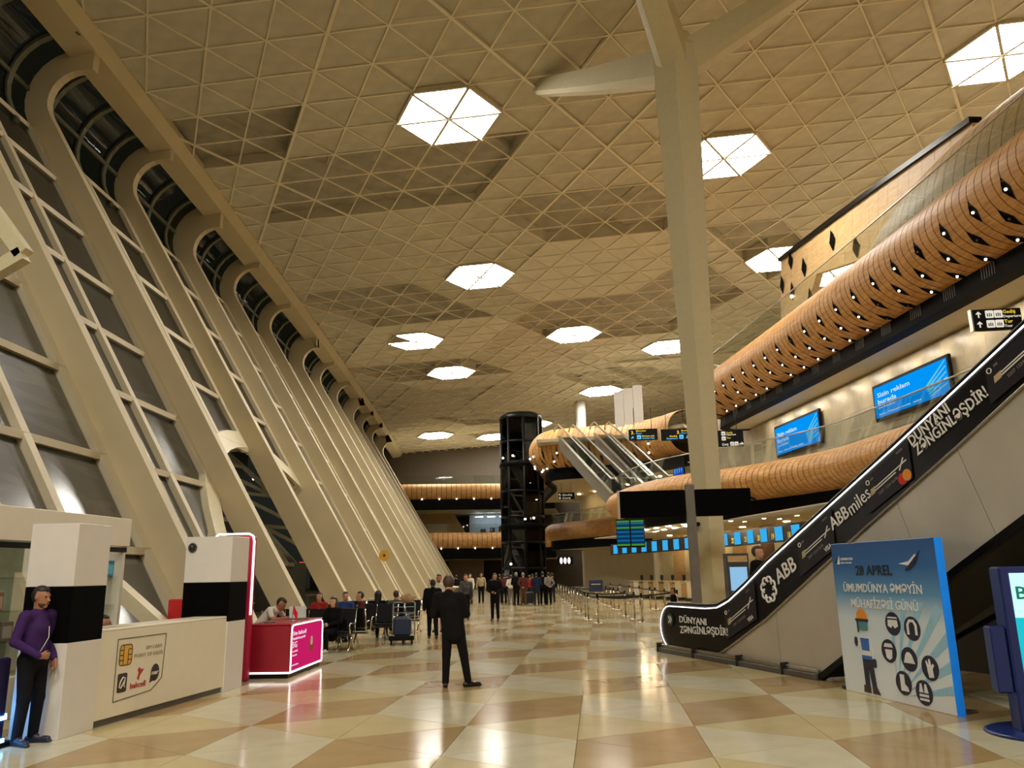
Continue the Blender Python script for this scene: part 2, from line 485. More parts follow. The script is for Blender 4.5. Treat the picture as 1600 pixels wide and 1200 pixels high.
# roof plate above everything, so no light leaks out
mb = MB()
for (ya, yb) in ((-2, 60), (60, 118)):
    p = [(x_beam_in(ya) - 0.3, ya, zc(x_beam_in(ya), ya) + 1.75), (24, ya, zc(24, ya) + 1.75), (24, yb, zc(24, yb) + 1.75), (x_beam_in(yb) - 0.3, yb, zc(x_beam_in(yb), yb) + 1.75)]
    mb.prism(p, (0, 0, 0.2))
obj('roof_deck', mb, panel_l, ceiling)
obj('rear_ceiling', MB().prism([(-22, -24, 22.4), (23.5, -24, 23.2), (23.5, 3.0, 23.0), (-22, 3.0, 22.0)], (0, 0, 0.1)), panel_m, ceiling)
wall_rear = struct('wall_rear'); obj('rear_panel', MB().box(-24, 24, -24.3, -24, 0, 24), cream, wall_rear)

# ------------------------------------------------------------------ hexagonal ceiling lights
WHERE = ['largest, high at the upper middle left of the tree column', 'just right of the tree column, partly behind its trunk', 'second one along, left of the tree column', 'over the middle of the hall, third row from the front',
         'half hidden behind the tree column trunk', 'with one dark pane, near the leaning ribs', 'beside the one with a dark pane', 'above the far escalators', 'cut by the corner of the timber box on the upper right',
         'seen under the timber box above the long balcony', 'cut off by the upper right corner', 'low and far, over the far balcony end', 'farthest one, above the far balcony', 'above the far timber bulge', 'far one beside the glass lift tower']
frame_hex = mat('light_frame_paint', (190, 178, 150), 0.5)
pane_off = mat('unlit_pane', (150, 138, 110), 0.6)
for n, (a, b) in enumerate(HEX):
    c = node(a, b)
    if not inside(c): pass
    t = thing('ceiling_light', 'hexagonal ceiling light ' + WHERE[n], 'ceiling light', c, 0, 'hexagonal lights in the ceiling')
    corners = [node(a + 1, b), node(a, b + 1), node(a - 1, b + 1), node(a - 1, b), node(a, b - 1), node(a + 1, b - 1)]
    for k in range(6):
        tri = [np.zeros(3), corners[k] - c, corners[(k + 1) % 6] - c]
        cc = np.mean(tri, axis=0); tr = [cc + (p - cc) * 0.93 + np.array([0, 0, -0.10]) for p in tri]
        if np.cross(tr[1] - tr[0], tr[2] - tr[0])[2] < 0: tr = tr[::-1]
        dead = (n == 5 and k == 2)
        obj('diffuser_pane', MB().prism(tr, (0, 0, 0.04)), pane_off if dead else hex_e, t)
    fr = MB()
    for k in range(6):
        p, q = corners[k] - c, corners[(k + 1) % 6] - c
        fr.bar(p, q, 0.11, 0.22); fr.bar(np.array([0, 0, -.15]), p + np.array([0, 0, -.15]), 0.13, 0.06)
    fr.prism([c2 - c + np.array([0, 0, 0.0]) for c2 in corners], (0, 0, 0.05))
    obj('frame', fr, frame_hex, t)
    obj('hub', MB().lathe([(0.02, -0.22), (0.12, -0.20), (0.14, -0.12), (0.1, -0.05)], (0, 0, 0), 10), frame_hex, t)

# ================================================================== LEFT WALL: leaning blade ribs, curtain wall, skylight
wall_left = struct('wall_left')
K = 0.588
Z_ARM, RC = 19.95, 1.15
def rib_profile(y, dh, xr=None):
    """inner and outer outline of one rib in its own X-Z plane"""
    x0 = x_rib(y) if xr is None else xr
    xe = x_beam_out(y) + 0.95
    ztop = min(Z_ARM, zc(xe, y) - 0.75)
    def path(xb, zt, r):
        # leaning line x = xb - K z up to the arc, arc into the level arm
        a = math.atan2(1.0, K)             # lean from horizontal
        turn = math.pi - a                 # line direction (-K,1) turning right to (+1,0)
        tl = r * math.tan(turn / 2)
        xc = xb - K * zt
        d = np.array([-K, 1.0]) / math.hypot(K, 1)
        p1 = np.array([xc, zt]) - d * tl
        nrm = np.array([d[1], -d[0]])      # to the right of travel
        cen = p1 + nrm * r
        a0 = math.atan2(*(p1 - cen)[::-1]); pts = []
        for k in range(9):
            aa = a0 - turn * k / 8; pts.append((cen[0] + r * math.cos(aa), cen[1] + r * math.sin(aa)))
        return [(xb, 0.0)] + pts
    arm_d = 0.85 if dh < 1.2 else 1.35
    if dh > 1.2: ztop -= 0.45
    inn = path(x0, ztop, RC) + [(xe, ztop)]
    out = path(x0 - dh, ztop + arm_d, RC + 0.75) + [(xe, ztop + arm_d)]
    return inn, out
RY = [4.4, 11.0, 17.5, 24.0, 30.5, 36.6, 43.0, 49.8, 57.2, 63.6, 70.0, 76.4, 82.8, 89.2, 95.6]
RW = [0.92, 1.4, 0.95, 0.95, 0.95, 1.5, 0.95, 0.95, 1.5, 0.95, 0.95, 1.5, 0.95, 0.95, 1.5]
TH = 0.32
for y, dh in zip(RY, RW):
    inn, out = rib_profile(y, dh)
    poly = [(p[0], y, p[1]) for p in inn] + [(p[0], y, p[1]) for p in out[::-1]]
    n = len(inn); mbr = MB()
    v = [(p[0], yy, p[1]) for yy in (y, y + TH) for p in (inn + out)]
    f = []
    for i in range(n - 1):
        f.append((i, i + 1, n + i + 1, n + i)); f.append((2 * n + n + i, 2 * n + n + i + 1, 2 * n + i + 1, 2 * n + i))
        f.append((i + 2 * n, i + 1 + 2 * n, i + 1, i)); f.append((n + i, n + i + 1, 3 * n + i + 1, 3 * n + i))
    f.append((0, n, 3 * n, 2 * n)); f.append((n - 1, 3 * n - 1, 4 * n - 1, 2 * n - 1))
    mbr.add(v, f)
    obj('rib', mbr, rib_m, wall_left)
    # base shoe
    obj('rib_base', MB().box(x_rib(y) - dh - 0.12, x_rib(y) + 0.1, y - 0.1, y + TH + 0.1, 0.0, 0.16), grey_metal, wall_left)

# eaves beam that carries the ceiling edge
ys = list(np.linspace(3, 112, 40))
rows = []
for y in ys:
    xi, xo = x_beam_in(y), x_beam_out(y); z = zc(xi, y)
    rows.append([(xi, y, z + 0.25), (xi, y, z - 0.05), (xi - 0.38, y, z - 0.42), (xo, y, z - 0.55), (xo, y, z + 0.55)])
mb = MB(); mb.grid(rows, False, True)
obj('eaves_beam', mb, rib_m, wall_left)

# curtain wall between the ribs: stiles, middle mullion, transoms, panes; it stands on the outer edge of the ribs
def out_pt(y, z, dh=0.95, lift=0.0):
    return np.array([x_rib(y) - dh - K * z - 0.02 + lift, y, z])
Z_TOP = 17.6
PORTAL = (31.5, 9.6, 6.9)       # centre, half width, height of the arched way through to the annex
def z_portal(y):
    t = (y - PORTAL[0]) / PORTAL[1]
    return PORTAL[2] * math.sqrt(max(0, 1 - t * t)) if abs(t) < 1 else 0.0
for bi in range(len(RY) - 1):
    ya, yb = RY[bi] + TH, RY[bi + 1]
    if ya > 84: break
    ym = (ya + yb) / 2
    dhm = 0.95
    lv = [0.25 + 2.17 * k for k in range(9)]; lv = [z for z in lv if z < Z_TOP] + [Z_TOP]
    for (y, wd) in ((ya + 0.16, 0.32), (ym, 0.22), (yb - 0.16, 0.32)):
        z0 = z_portal(y)
        obj('mullion', MB().bar(out_pt(y, z0), out_pt(y, Z_TOP), wd, 0.26, (1, 0, 0)), cream, wall_left)
    for z in lv:
        if z < max(z_portal(ya), z_portal(yb)) - 0.2: continue
        obj('transom', MB().bar(out_pt(ya, z), out_pt(yb, z), 0.16, 0.24, (1, 0, 0)), cream, wall_left)
    for k in range(len(lv) - 1):
        for (p, q) in ((ya, ym), (ym, yb)):
            za0, zb0 = max(lv[k], z_portal(p)), max(lv[k], z_portal(q))
            if za0 >= lv[k + 1] - 0.05 and zb0 >= lv[k + 1] - 0.05: continue
            za0, zb0 = min(za0, lv[k + 1] - 0.02), min(zb0, lv[k + 1] - 0.02)
            obj('glass_pane', MB().prism([out_pt(p, za0, lift=-0.05), out_pt(q, zb0, lift=-0.05), out_pt(q, lv[k + 1], lift=-0.05), out_pt(p, lv[k + 1], lift=-0.05)], (-0.02, 0, 0)), glass_dark, wall_left)
# curved skylight strip from the head of the wall over to the eaves beam
for bi in range(len(RY) - 1):
    ya, yb = RY[bi] + TH, RY[bi + 1]
    _, oa = rib_profile(ya, 0.95, x_rib(ya)); _, ob = rib_profile(yb, 0.95, x_rib(yb))
    oa, ob = oa[1:], ob[1:]
    oa = [(x_rib(ya) - 0.95 - K * (Z_TOP - 0.2), Z_TOP - 0.2)] + oa; ob = [(x_rib(yb) - 0.95 - K * (Z_TOP - 0.2), Z_TOP - 0.2)] + ob
    mb = MB(); mb.grid([[(p[0], ya, p[1]) for p in oa], [(p[0], yb, p[1]) for p in ob]], True)
    obj('skylight_glass', mb, glass_sky, wall_left)
    nb = 3
    for k in range(1, nb + 1):
        u = (k - 0.5) / nb
        pts = [np.array([a[0] * (1 - u) + b2[0] * u, ya * (1 - u) + yb * u, (a[1] * (1 - u) + b2[1] * u) - 0.06]) for a, b2 in zip(oa, ob)]
        m2 = MB()
        for i in range(len(pts) - 1): m2.bar(pts[i], pts[i + 1], 0.2, 0.2, (0, 1, 0))
        obj('skylight_bar', m2, rib_in, wall_left)
    for idx in (4, 9):
        m2 = MB().bar((oa[idx][0], ya, oa[idx][1] - 0.06), (ob[idx][0], yb, ob[idx][1] - 0.06), 0.16, 0.16)
        obj('skylight_bar', m2, rib_in, wall_left)
    xm = (oa[-1][0] + x_beam_out(ya)) / 2 - 0.5
    m2 = MB().bar((oa[-1][0] - 0.95, ya, oa[-1][1] - 0.06), (ob[-1][0] - 0.95, yb, ob[-1][1] - 0.06), 0.16, 0.16)
    obj('skylight_bar', m2, rib_in, wall_left)

# arched portal band
mb = MB(); rows = []
for k in range(25):
    a = math.pi * k / 24
    yy = PORTAL[0] - PORTAL[1] * math.cos(a); r2 = 1.075
    yo = PORTAL[0] - PORTAL[1] * r2 * math.cos(a)
    zi, zo = PORTAL[2] * math.sin(a), PORTAL[2] * r2 * math.sin(a) + 0.15
    rows.append([out_pt(yy, zi, lift=-0.35), out_pt(yy, zi, lift=0.16), out_pt(yo, zo, lift=0.16), out_pt(yo, zo, lift=-0.35)])
mb.grid(rows, False, True)
obj('portal_band', mb, cream_light, wall_left)

obj('brace', MB().bar(AY(180, 915, 15.2), AY(258, 985, 15.2), 0.3, 0.26), cream_light, wall_left)
# solid low end of the wall far away, outside ground
ground = struct('floor_outside'); mb = MB(); mb.box(-90, -40.2, -20, 140, -0.3, -0.15)
obj('paving', mb, mat('night_paving', (60, 58, 48), 0.9), ground)
# ================================================================== RIGHT SIDE: curved balconies clad in timber slats
def resample(pts, step=None, n=None):
    P = np.array(pts, float); d = np.r_[0, np.cumsum(np.linalg.norm(np.diff(P, axis=0), axis=1))]
    n = n or max(2, int(round(d[-1] / step)) + 1)
    t = np.linspace(0, d[-1], n)
    return np.array([np.interp(t, d, P[:, k]) for k in range(P.shape[1])]).T
def smooth(pts, it=2):
    P = [np.array(p, float) for p in pts]
    for _ in range(it):
        Q = [P[0]]
        for a, b in zip(P[:-1], P[1:]): Q += [a * .75 + b * .25, a * .25 + b * .75]
        P = Q + [P[-1]]
    return P
def normals(P):
    T = np.gradient(P, axis=0); T /= np.linalg.norm(T, axis=1)[:, None]
    return np.c_[T[:, 1], -T[:, 0]], T
def off(P, o):
    N, _ = normals(P); return P + N * o
def sweep(P, prof, closed=True, smoothf=False):
    N, _ = normals(P); mb = MB()
    rows = [[(P[i, 0] + N[i, 0] * o, P[i, 1] + N[i, 1] * o, z) for (o, z) in prof] for i in range(len(P))]
    mb.grid(rows, smoothf, closed)
    if closed:
        n = len(prof); L = len(P)
        mb.add(rows[0], [tuple(range(n - 1, -1, -1))]); mb.add(rows[-1], [tuple(range(n))])
    return mb
def deck(mb, P, Q, z0, z1):
    ring = [(p[0], p[1], z0) for p in P] + [(q[0], q[1], z0) for q in Q[::-1]]
    return mb.prism(ring, (0, 0, z1 - z0))
def tube_pt(P, N, i, co, cz, ro, rz, phi):
    o = co - ro * math.cos(phi)
    return np.array([P[i][0] + N[i][0] * o, P[i][1] + N[i][1] * o, cz + rz * math.sin(phi)])
def slat_tube(parent, path, co, cz, ro, rz, step, mats, a0=98, a1=-98, nphi=16, name='slat', gap=0.065, maxn=300):
    P = resample(path, step); N, T = normals(P)
    ph = [math.radians(a0 + (a1 - a0) * k / nphi) for k in range(nphi + 1)]
    # dark backing just under the slats
    rows = [[tube_pt(P, N, i, co, cz, ro - 0.03, rz - 0.03, p) for p in ph] for i in range(len(P))]
    mb = MB(); mb.grid(rows, True); obj('backing', mb, wood_dk, parent)
    for i in range(len(P) - 1):
        r2 = random.Random(i)
        mb = MB(); outer, inner = [], []
        for p in ph:
            a = tube_pt(P, N, i, co, cz, ro, rz, p); b = tube_pt(P, N, i + 1, co, cz, ro, rz, p)
            ai = tube_pt(P, N, i, co, cz, ro - 0.045, rz - 0.045, p); bi = tube_pt(P, N, i + 1, co, cz, ro - 0.045, rz - 0.045, p)
            lift = 0.0
            g = gap * (1.0 if i % 2 else 0.6)
            outer.append([ai * (1 - g) + bi * g, a * (1 - g) + b * g, a * g + b * (1 - g), ai * g + bi * (1 - g)])
        for (q0, q1) in ((0, 1), (1, 2), (2, 3)): mb.grid([[r_[q0], r_[q1]] for r_ in outer], q0 == 1)
        obj(name, mb, mats[r2.randrange(len(mats))], parent)
    return P, N, T
DIAM = {}
def diamonds(parent, P, N, T, co, cz, ro, rz, rows_deg, every, start=0, lit=0.8, size=(0.43, 0.17), phase=True, imin=0, imax=10**6, lampr=0.04):
    rnd = random.Random(3)
    for r, deg in enumerate(rows_deg):
        i = start + (r * (every // 2) if phase else 0)
        while i < min(len(P) - 1, imax):
            if i >= imin:
                p = math.radians(deg)
                c = tube_pt(P, N, i, co, cz, ro, rz, p)
                up = tube_pt(P, N, i, co, cz, ro, rz, p + 0.02) - c; up /= np.linalg.norm(up)
                tv = np.array([T[i][0], T[i][1], 0]); nrm = np.cross(tv, up); nrm /= np.linalg.norm(nrm)
                cen = np.array([P[i][0] + N[i][0] * co, P[i][1] + N[i][1] * co, cz])
                if nrm @ (c - cen) < 0: nrm = -nrm
                # the dark cut-out follows the curve of the tube
                q = []
                for (a, b) in ((size[0], 0), (size[0] * .5, size[1] * .5), (0, size[1]), (-size[0] * .5, size[1] * .5), (-size[0], 0), (-size[0] * .5, -size[1] * .5), (0, -size[1]), (size[0] * .5, -size[1] * .5)):
                    k = p + a / ((ro + rz) / 2)
                    q.append(tube_pt(P, N, i, co, cz, ro + 0.008, rz + 0.008, k) + tv * b)
                mb = MB(); mb.add(q + [c + nrm * 0.008], [(k, (k + 1) % 8, 8) for k in range(8)])
                obj('diamond_cutout', mb, black_matte, parent)
                if rnd.random() < lit:
                    m2 = MB(); m2.ball(c + nrm * 0.03, lampr, lampr, lampr, 8, 5); obj('spot_lamp', m2, lamp_spot, parent)
                else:
                    m2 = MB(); m2.ball(c + nrm * 0.02, lampr, lampr, lampr, 8, 5); obj('spot_lamp', m2, grey_metal, parent)
            i += every
def balustrade(name, label, path, o, z0, h, step=1.6, group='glass balustrades'):
    P = resample(path, step); Q = off(P, o)
    t = thing(name, label, 'balustrade', (Q[0][0], Q[0][1], z0)); org = np.array([Q[0][0], Q[0][1], z0])
    for i in range(len(Q) - 1):
        a = np.array([*Q[i], z0]); b = np.array([*Q[i + 1], z0]); d = (b - a) * 0.01
        n = np.array([-(b - a)[1], (b - a)[0], 0]); n /= np.linalg.norm(n)
        obj('glass_panel', MB().prism([a + d - org, b - d - org, b - d + np.array([0, 0, h]) - org, a + d + np.array([0, 0, h]) - org], n * 0.015), glass_clear, t)
    obj('handrail', MB().tube([np.array([*q, z0 + h + 0.03]) - org for q in Q], 0.03, 6), steel, t)
    return t

W3 = [wood_m, wood_m, wood_m]
path_up = [(x_front(y), y) for y in np.linspace(10, 47.5, 40)]
px_, py_ = path_up[-1]
end = [(px_ - .25, py_ + 1.6), (px_ + 0.1, py_ + 3.0), (px_ + 1.3, py_ + 4.0), (px_ + 3.0, py_ + 4.3), (px_ + 6, py_ + 4.4)]
path_up = path_up + smooth(end, 2)
t = thing('upper_balcony', 'long timber slatted balcony front with rows of diamond cut-outs, upper right', 'balcony')
PU, NU, TU = slat_tube(t, path_up, 1.9, 12.18, 1.9, 1.42, 0.36, W3)
diamonds(t, PU, NU, TU, 1.9, 12.18, 1.9, 1.42, (-22, -48, -72), 4, 3, 0.85, imax=112)
PUs = resample(path_up, 1.0)
obj('black_band', sweep(PUs, [(1.6, 10.95), (1.5, 10.14), (2.1, 10.14), (2.3, 10.95)]), dark_soffit, t)
vent = MB(); N_, T_ = normals(PUs)
for i in range(2, len(PUs) - 8, 2):
    for k in range(6):
        p = PUs[i] + T_[i] * (k * 0.12); q = p + N_[i] * 1.54
        vent.bar((q[0], q[1], 10.75), (q[0], q[1], 10.35), 0.03, 0.03)
tag(obj('vent_slots', vent, grey_metal, t), kind='stuff')
for i in range(4, len(PUs) - 10, 2):
    p_ = off(PUs, 2.8)[i]; ld = bpy.data.lights.new('soffit_fill_light', 'AREA'); ld.shape = 'DISK'; ld.size = 0.5; ld.energy = 32; ld.color = (1, .9, .74)  # bodiless fill lights, added under the soffit to brighten the stone wall
    lo = bpy.data.objects.new('soffit_fill_light', ld); COL.objects.link(lo); lo.location = (p_[0], p_[1], 10.12)
obj('soffit', sweep(PUs, [(2.0, 10.14), (4.2, 10.25), (4.2, 10.4), (2.0, 10.28)]), cream, t)
wall_path = [(x_front(y), y) for y in np.linspace(6, 58, 40)]
PW = resample(wall_path, 1.3)
deckm = MB(); deck(deckm, off(PUs, 1.1), np.array([(23, 8), (23, 56), (12, 56)]), 12.3, 12.55); obj('deck', deckm, stone_w, t)
balustrade('upper_glass_balustrade', 'glass balustrade with thin rail on top of the upper timber balcony', path_up, 0.95, 13.4, 1.0)

# right wall between the balconies: stone panels
wall_right = struct('wall_right')
Q0 = off(PW, 3.6)
for i in range(len(Q0) - 1):
    for k, (z0, z1) in enumerate(((6.2, 7.45), (7.45, 8.7), (8.7, 10.1))):
        a, b = Q0[i], Q0[i + 1]; d = (b - a) * 0.004; n = np.array([-(b - a)[1], (b - a)[0], 0]); n /= -np.linalg.norm(n)
        obj('stone_panel', MB().prism([(a[0] + d[0], a[1] + d[1], z0 + .006), (b[0] - d[0], b[1] - d[1], z0 + .006), (b[0] - d[0], b[1] - d[1], z1 - .006), (a[0] + d[0], a[1] + d[1], z1 - .006)], n * 0.1), stone_w, wall_right)
mb = MB()
for (o, z0, z1) in ((3.75, 0, 12.3),):
    q = off(PW, o); mb.grid([[(p[0], p[1], z0), (p[0], p[1], z1)] for p in q], False)
mb.grid([[(23.5, -4, 0), (23.5, -4, 24.6)], [(23.5, 118, 0), (23.5, 118, 24.6)]], False)
obj('backing_wall', mb, stone_w, wall_right)

# ------------------------------------------------------------------ timber box and cocoon on the upper right
def on_off(u, v, o):
    lo, hi = 8.0, 110.0
    def g(y): p = AY(u, v, y); return p[0] - (x_front(y) + o)
    for _ in range(60):
        m = (lo + hi) / 2
        if g(m) < 0: lo = m
        else: hi = m
    return AY(u, v, lo)
t = thing('timber_box', 'flat timber clad box with dark diamond holes, high at upper right', 'timber volume')
top = [(1220, 408), (1300, 347), (1385, 285), (1520, 190)]
bot = [(1220, 520), (1262, 480), (1276, 428), (1355, 402), (1520, 330)]
def interp(l, u): return np.interp(u, [p[0] for p in l], [p[1] for p in l])
us = [1220, 1228, 1236, 1245, 1254, 1262, 1270, 1276, 1286, 1297, 1308, 1320, 1332, 1345, 1358, 1372, 1387, 1403, 1420, 1440, 1460, 1485, 1520]
edge = MB()
for a, b in zip(us[:-1], us[1:]):
    c = [on_off(a, interp(bot, a), 4.2), on_off(b, interp(bot, b), 4.2), on_off(b, interp(top, b), 4.2), on_off(a, interp(top, a), 4.2)]
    d = (c[1] - c[0]) * 0.012; d[2] = 0
    obj('board', MB().prism([c[0] + d, c[1] - d, c[2] - d, c[3] + d], (0.35, 0.05, 0)), wood_lt, t)
    edge.bar(c[3] + np.array([0.1, 0, 0.08]), c[2] + np.array([0.1, 0, 0.08]), 0.5, 0.22)
obj('black_edge_trim', edge, black_m, t)
for n, (u, v) in enumerate([(1300, 376), (1337, 386), (1256, 418), (1235, 407), (1222, 445), (1238, 455), (1266, 465)]):
    c = on_off(u, v, 4.16); s = 0.36
    q = [c + np.array([0, 0, 1.5 * s]), c + np.array([0.09, -0.9, 0]) * s, c - np.array([0, 0, 1.5 * s]), c - np.array([0.09, -0.9, 0]) * s]
    obj('diamond_cutout', MB().prism(q, (-0.02, 0, 0)), black_matte, t)
    if n > 4: obj('spot_lamp', MB().ball(c - np.array([0.05, 0, 0.3]), 0.1), lamp_spot, t)
COC = (x_front(25) + 2.9, 25.5, 12.6)
t = thing('timber_cocoon', 'rounded timber cocoon with fine board joints behind the upper glass rail', 'timber volume', COC, math.radians(8.5))
nu, nv = 44, 18
def coc(i, j):
    a = math.pi * (0.02 + 0.96 * i / nu); b = math.pi * j / nv
    return (-2.0 * math.sin(a) ** 0.7 * math.cos(b), -8.5 * math.cos(a), 3.4 * math.sin(a) ** 0.7 * math.sin(b))
mbk = MB(); mbk.grid([[tuple(0.985 * c for c in coc(i, j)) for j in range(nv + 1)] for i in range(nu + 1)], True); obj('backing', mbk, wood_dk, t)
for i in range(nu):
    mb = MB()
    rows = []
    for j in range(nv + 1):
        p, q = np.array(coc(i, j)), np.array(coc(i + 1, j)); rows.append([p * .97 + q * .03, p * .03 + q * .97])
    mb.grid(rows, True); obj('board', mb, wood_lt, t)
for (u, v) in ((1490, 268), (1460, 285), (1391, 342)):
    p = AY(u, v, {1490: 17.2, 1460: 18.6, 1391: 23.5}[u])
    R = Matrix.Rotation(-math.radians(8.5), 3, 'Z'); l = np.array(R @ Vector(p - np.array(COC)))
    # snap to the skin
    for k in range(40):
        f = (abs(l[0]) / 2.0) ** 2 + (l[1] / 8.5) ** 2 + (l[2] / 3.4) ** 2
        if f > 1.02: l[0] += 0.08
        elif f < 0.98: l[0] -= 0.08
    obj('spot_lamp', MB().ball(l, 0.13), lamp_spot, t)

# ------------------------------------------------------------------ lower balcony near (its front swings out into the hall)
path_low = [(x_front(y) - 0.1, y) for y in np.linspace(12, 33, 22)] + smooth([(8.5, 34.5), (7.6, 36.3), (6.0, 38.5), (4.6, 39.9), (3.2, 41.6), (2.0, 44.0), (1.0, 47.3), (0.55, 49.8), (0.7, 51.2), (1.8, 52.2), (4.0, 52.6), (7, 53)], 2)
t = thing('lower_balcony', 'timber slatted balcony front swinging out behind the tree column, first level', 'balcony')
PL, NL, TL = slat_tube(t, path_low, 1.3, 5.72, 1.3, 0.86, 0.36, W3)
PLs = resample(path_low, 0.9)
obj('black_band', sweep(PLs, [(1.0, 4.95), (0.95, 4.12), (1.4, 4.12), (1.6, 4.95)]), dark_soffit, t)
mb = MB(); ring = off(PLs, 0.9); n = len(ring)
deck(mb, ring, np.array([(14.5, 12), (12.5, 30), (11.5, 40), (9, 52)]), 6.1, 6.3); obj('deck', mb, stone_w, t)
mb = MB(); deck(mb, off(PLs, 1.05), np.array([(15.4, 12), (13.4, 30), (12.4, 40), (9.0, 53), (5, 58)]), 4.12, 4.2); obj('soffit', mb, cream, t)
lampm = MB()
for i in range(6, len(PLs) - 8, 2):
    for o in (1.8, 2.9):
        p = off(PLs, o)[i]; m2 = MB(); m2.lathe([(0.14, 0.0), (0.14, -0.03), (0.10, -0.035)], (p[0], p[1], 4.115), 10); obj('soffit_lamp', m2, lamp_w, t)
diamonds(t, PL, NL, TL, 1.3, 5.72, 1.3, 0.86, (-62,), 22, 30, 0.3)
balustrade('lower_glass_balustrade', 'glass balustrade with thin rail on the first level timber balcony', path_low, 0.85, 6.5, 1.0)

# ------------------------------------------------------------------ far balconies on the right (beyond the escalators)
path2 = smooth([(6.5, 58), (4.4, 63), (1.7, 70), (-1.4, 76), (-4.6, 81.0), (-5.6, 83.2), (-5.2, 85.2), (-3.4, 86.6), (0, 88)], 2)
t = thing('far_lower_balcony', 'timber slatted balcony with rounded end beyond the escalator platform', 'balcony')
slat_tube(t, path2, 1.0, 5.72, 1.0, 0.86, 0.5, W3)
P2 = resample(path2, 1.0)
obj('black_band', sweep(P2, [(0.75, 4.95), (0.75, 4.0), (1.2, 4.0), (1.3, 4.95)]), dark_soffit, t)
mb = MB(); deck(mb, off(P2, 0.8), np.array([(14, 60), (10, 76), (2, 90)]), 6.0, 6.3); deck(mb, off(P2, 1.0), np.array([(14, 60), (10, 76), (2, 90)]), 4.05, 4.15); obj('deck', mb, cream, t)
balustrade('far_glass_balustrade', 'glass balustrade on the rounded far balcony', path2, 0.85, 6.5, 1.0)
path2u = smooth([(5.5, 58.5), (3.2, 62.5), (-0.8, 63.6), (-3.8, 64.4), (-5.2, 66.0), (-5.6, 69.0), (-5.0, 74.0), (-6.4, 82.0), (-7.5, 90.0)], 2)
t = thing('far_upper_balcony', 'bulging timber balcony with leaf cut-outs at the far escalator top', 'balcony')
Pq, Nq, Tq = slat_tube(t, path2u, 1.6, 11.75, 1.7, 1.65, 0.45, W3)
diamonds(t, Pq, Nq, Tq, 1.6, 11.75, 1.7, 1.65, (-20, -45, -70), 3, 6, 0.35, (0.7, 0.14), True, 0, 50, 0.08)
P2u = resample(path2u, 1.0)
obj('black_band', sweep(P2u, [(1.2, 10.1), (1.2, 9.2), (1.7, 9.2), (1.8, 10.1)]), dark_soffit, t)
mb = MB(); deck(mb, off(P2u, 1.4), np.array([(14, 58), (12, 76), (4, 90)]), 11.9, 12.1); deck(mb, off(P2u, 1.5), np.array([(14, 58), (12, 76), (4, 90)]), 9.4, 9.5); obj('deck', mb, cream, t)
far_wall = MB(); q = off(P2, 4.0)[:28]
far_wall.grid([[(p[0], p[1], 0), (p[0], p[1], 12)] for p in q], False); obj('far_room_wall', far_wall, cream, wall_right)
for i in range(6, 26, 3):
    p = off(P2, 2.4)[i]; obj('soffit_lamp', MB().lathe([(0.14, 0.0), (0.14, -0.04), (0.1, -0.05)], (p[0], p[1], 9.38), 10), lamp_w, t)

# ------------------------------------------------------------------ balconies across the far end of the hall
wall_back = struct('wall_back')
for (z, lab, xa) in ((11.7, 'upper', -25.2), (5.75, 'lower', -21.3)):
    pth = smooth([(xa, 95.4), (xa + 4, 96.0), (-14, 97.4), (-9.0, 98.6), (-5.0, 99.0)], 2)[::-1]
    pth = [(p[0], p[1]) for p in pth][::-1]
    pth = [(p[0], p[1]) for p in pth]
    t = thing('end_balcony', lab + ' timber slatted balcony across the far end of the hall', 'balcony')
    P = resample(pth, 0.7)
    # the hall lies on the right of this path, so offsets run negative
    N, T = normals(P); Pn = P[::-1]
    slat_tube(t, [tuple(p) for p in Pn], 1.0, z, 1.0, 0.95, 0.6, W3)
    obj('black_band', sweep(Pn, [(0.8, z - 0.8), (0.8, z - 2.2), (1.4, z - 2.2), (1.4, z - 0.8)]), dark_soffit, t)
    mb = MB(); deck(mb, off(Pn, 0.9), np.array([(-5, 111), (-30, 111)]), z + 0.6, z + 0.7); deck(mb, off(Pn, 1.0), np.array([(-5, 111), (-30, 111)]), z - 2.2, z - 2.1); obj('deck', mb, cream, t)
    for i in range(2, len(Pn) - 2, 3):
        p = off(Pn, 0.55)[i]; obj('spot_lamp', MB().ball((p[0], p[1], z - 0.95), 0.07), lamp_spot, t)
    obj('guard_glass', sweep(Pn, [(1.0, z + 0.95), (1.0, z + 2.0), (1.02, z + 2.0), (1.02, z + 0.95)]), glass_clear, t)
mb = MB(); mb.box(-40, 30, 111, 111.4, 0, 24); obj('end_wall', mb, mat('end_wall_dark', (70, 60, 46), 0.6, var=0.2), wall_back)
mb = MB(); mb.prism([(-23, 104, 4.6), (-15.5, 104, 4.6), (-18.5, 104, 9.5), (-23, 104, 9.5)], (0, 0.3, 0)); mb.box(-11.0, -7.5, 104, 104.3, 4.6, 9.5); obj('room_wall', mb, wood_lt, wall_back)
t = thing('lit_room', 'bluish lit glazed room on the middle level at the hall end', 'room', (-13.6, 106, 6.3))
obj('back_panel', MB().box(-3.2, 3.0, 0.4, 0.5, 0, 3.1), mat('cool_white_wall', (206, 220, 236), 0.6), t)
obj('floor_panel', MB().box(-3.2, 3.0, -2.0, 0.5, -0.1, 0), white_m, t)
for k in range(3): obj('tube_lamp', MB().box(-2.2 + k * 1.6, -1.2 + k * 1.6, -1.0, -0.8, 2.7, 2.78), emis('lamp_cool', (220, 238, 255), 9.0), t)
for k, c in enumerate(((60, 70, 60), (40, 44, 50), (50, 50, 46))):
    obj('cabinet', MB().bevbox(-1.6 + k * 1.2, -0.9 + k * 1.2, -0.6, -0.1, 0, 1.2 + 0.15 * k, 0.05), mat('room_cabinet_%d' % k, c, 0.6), t)
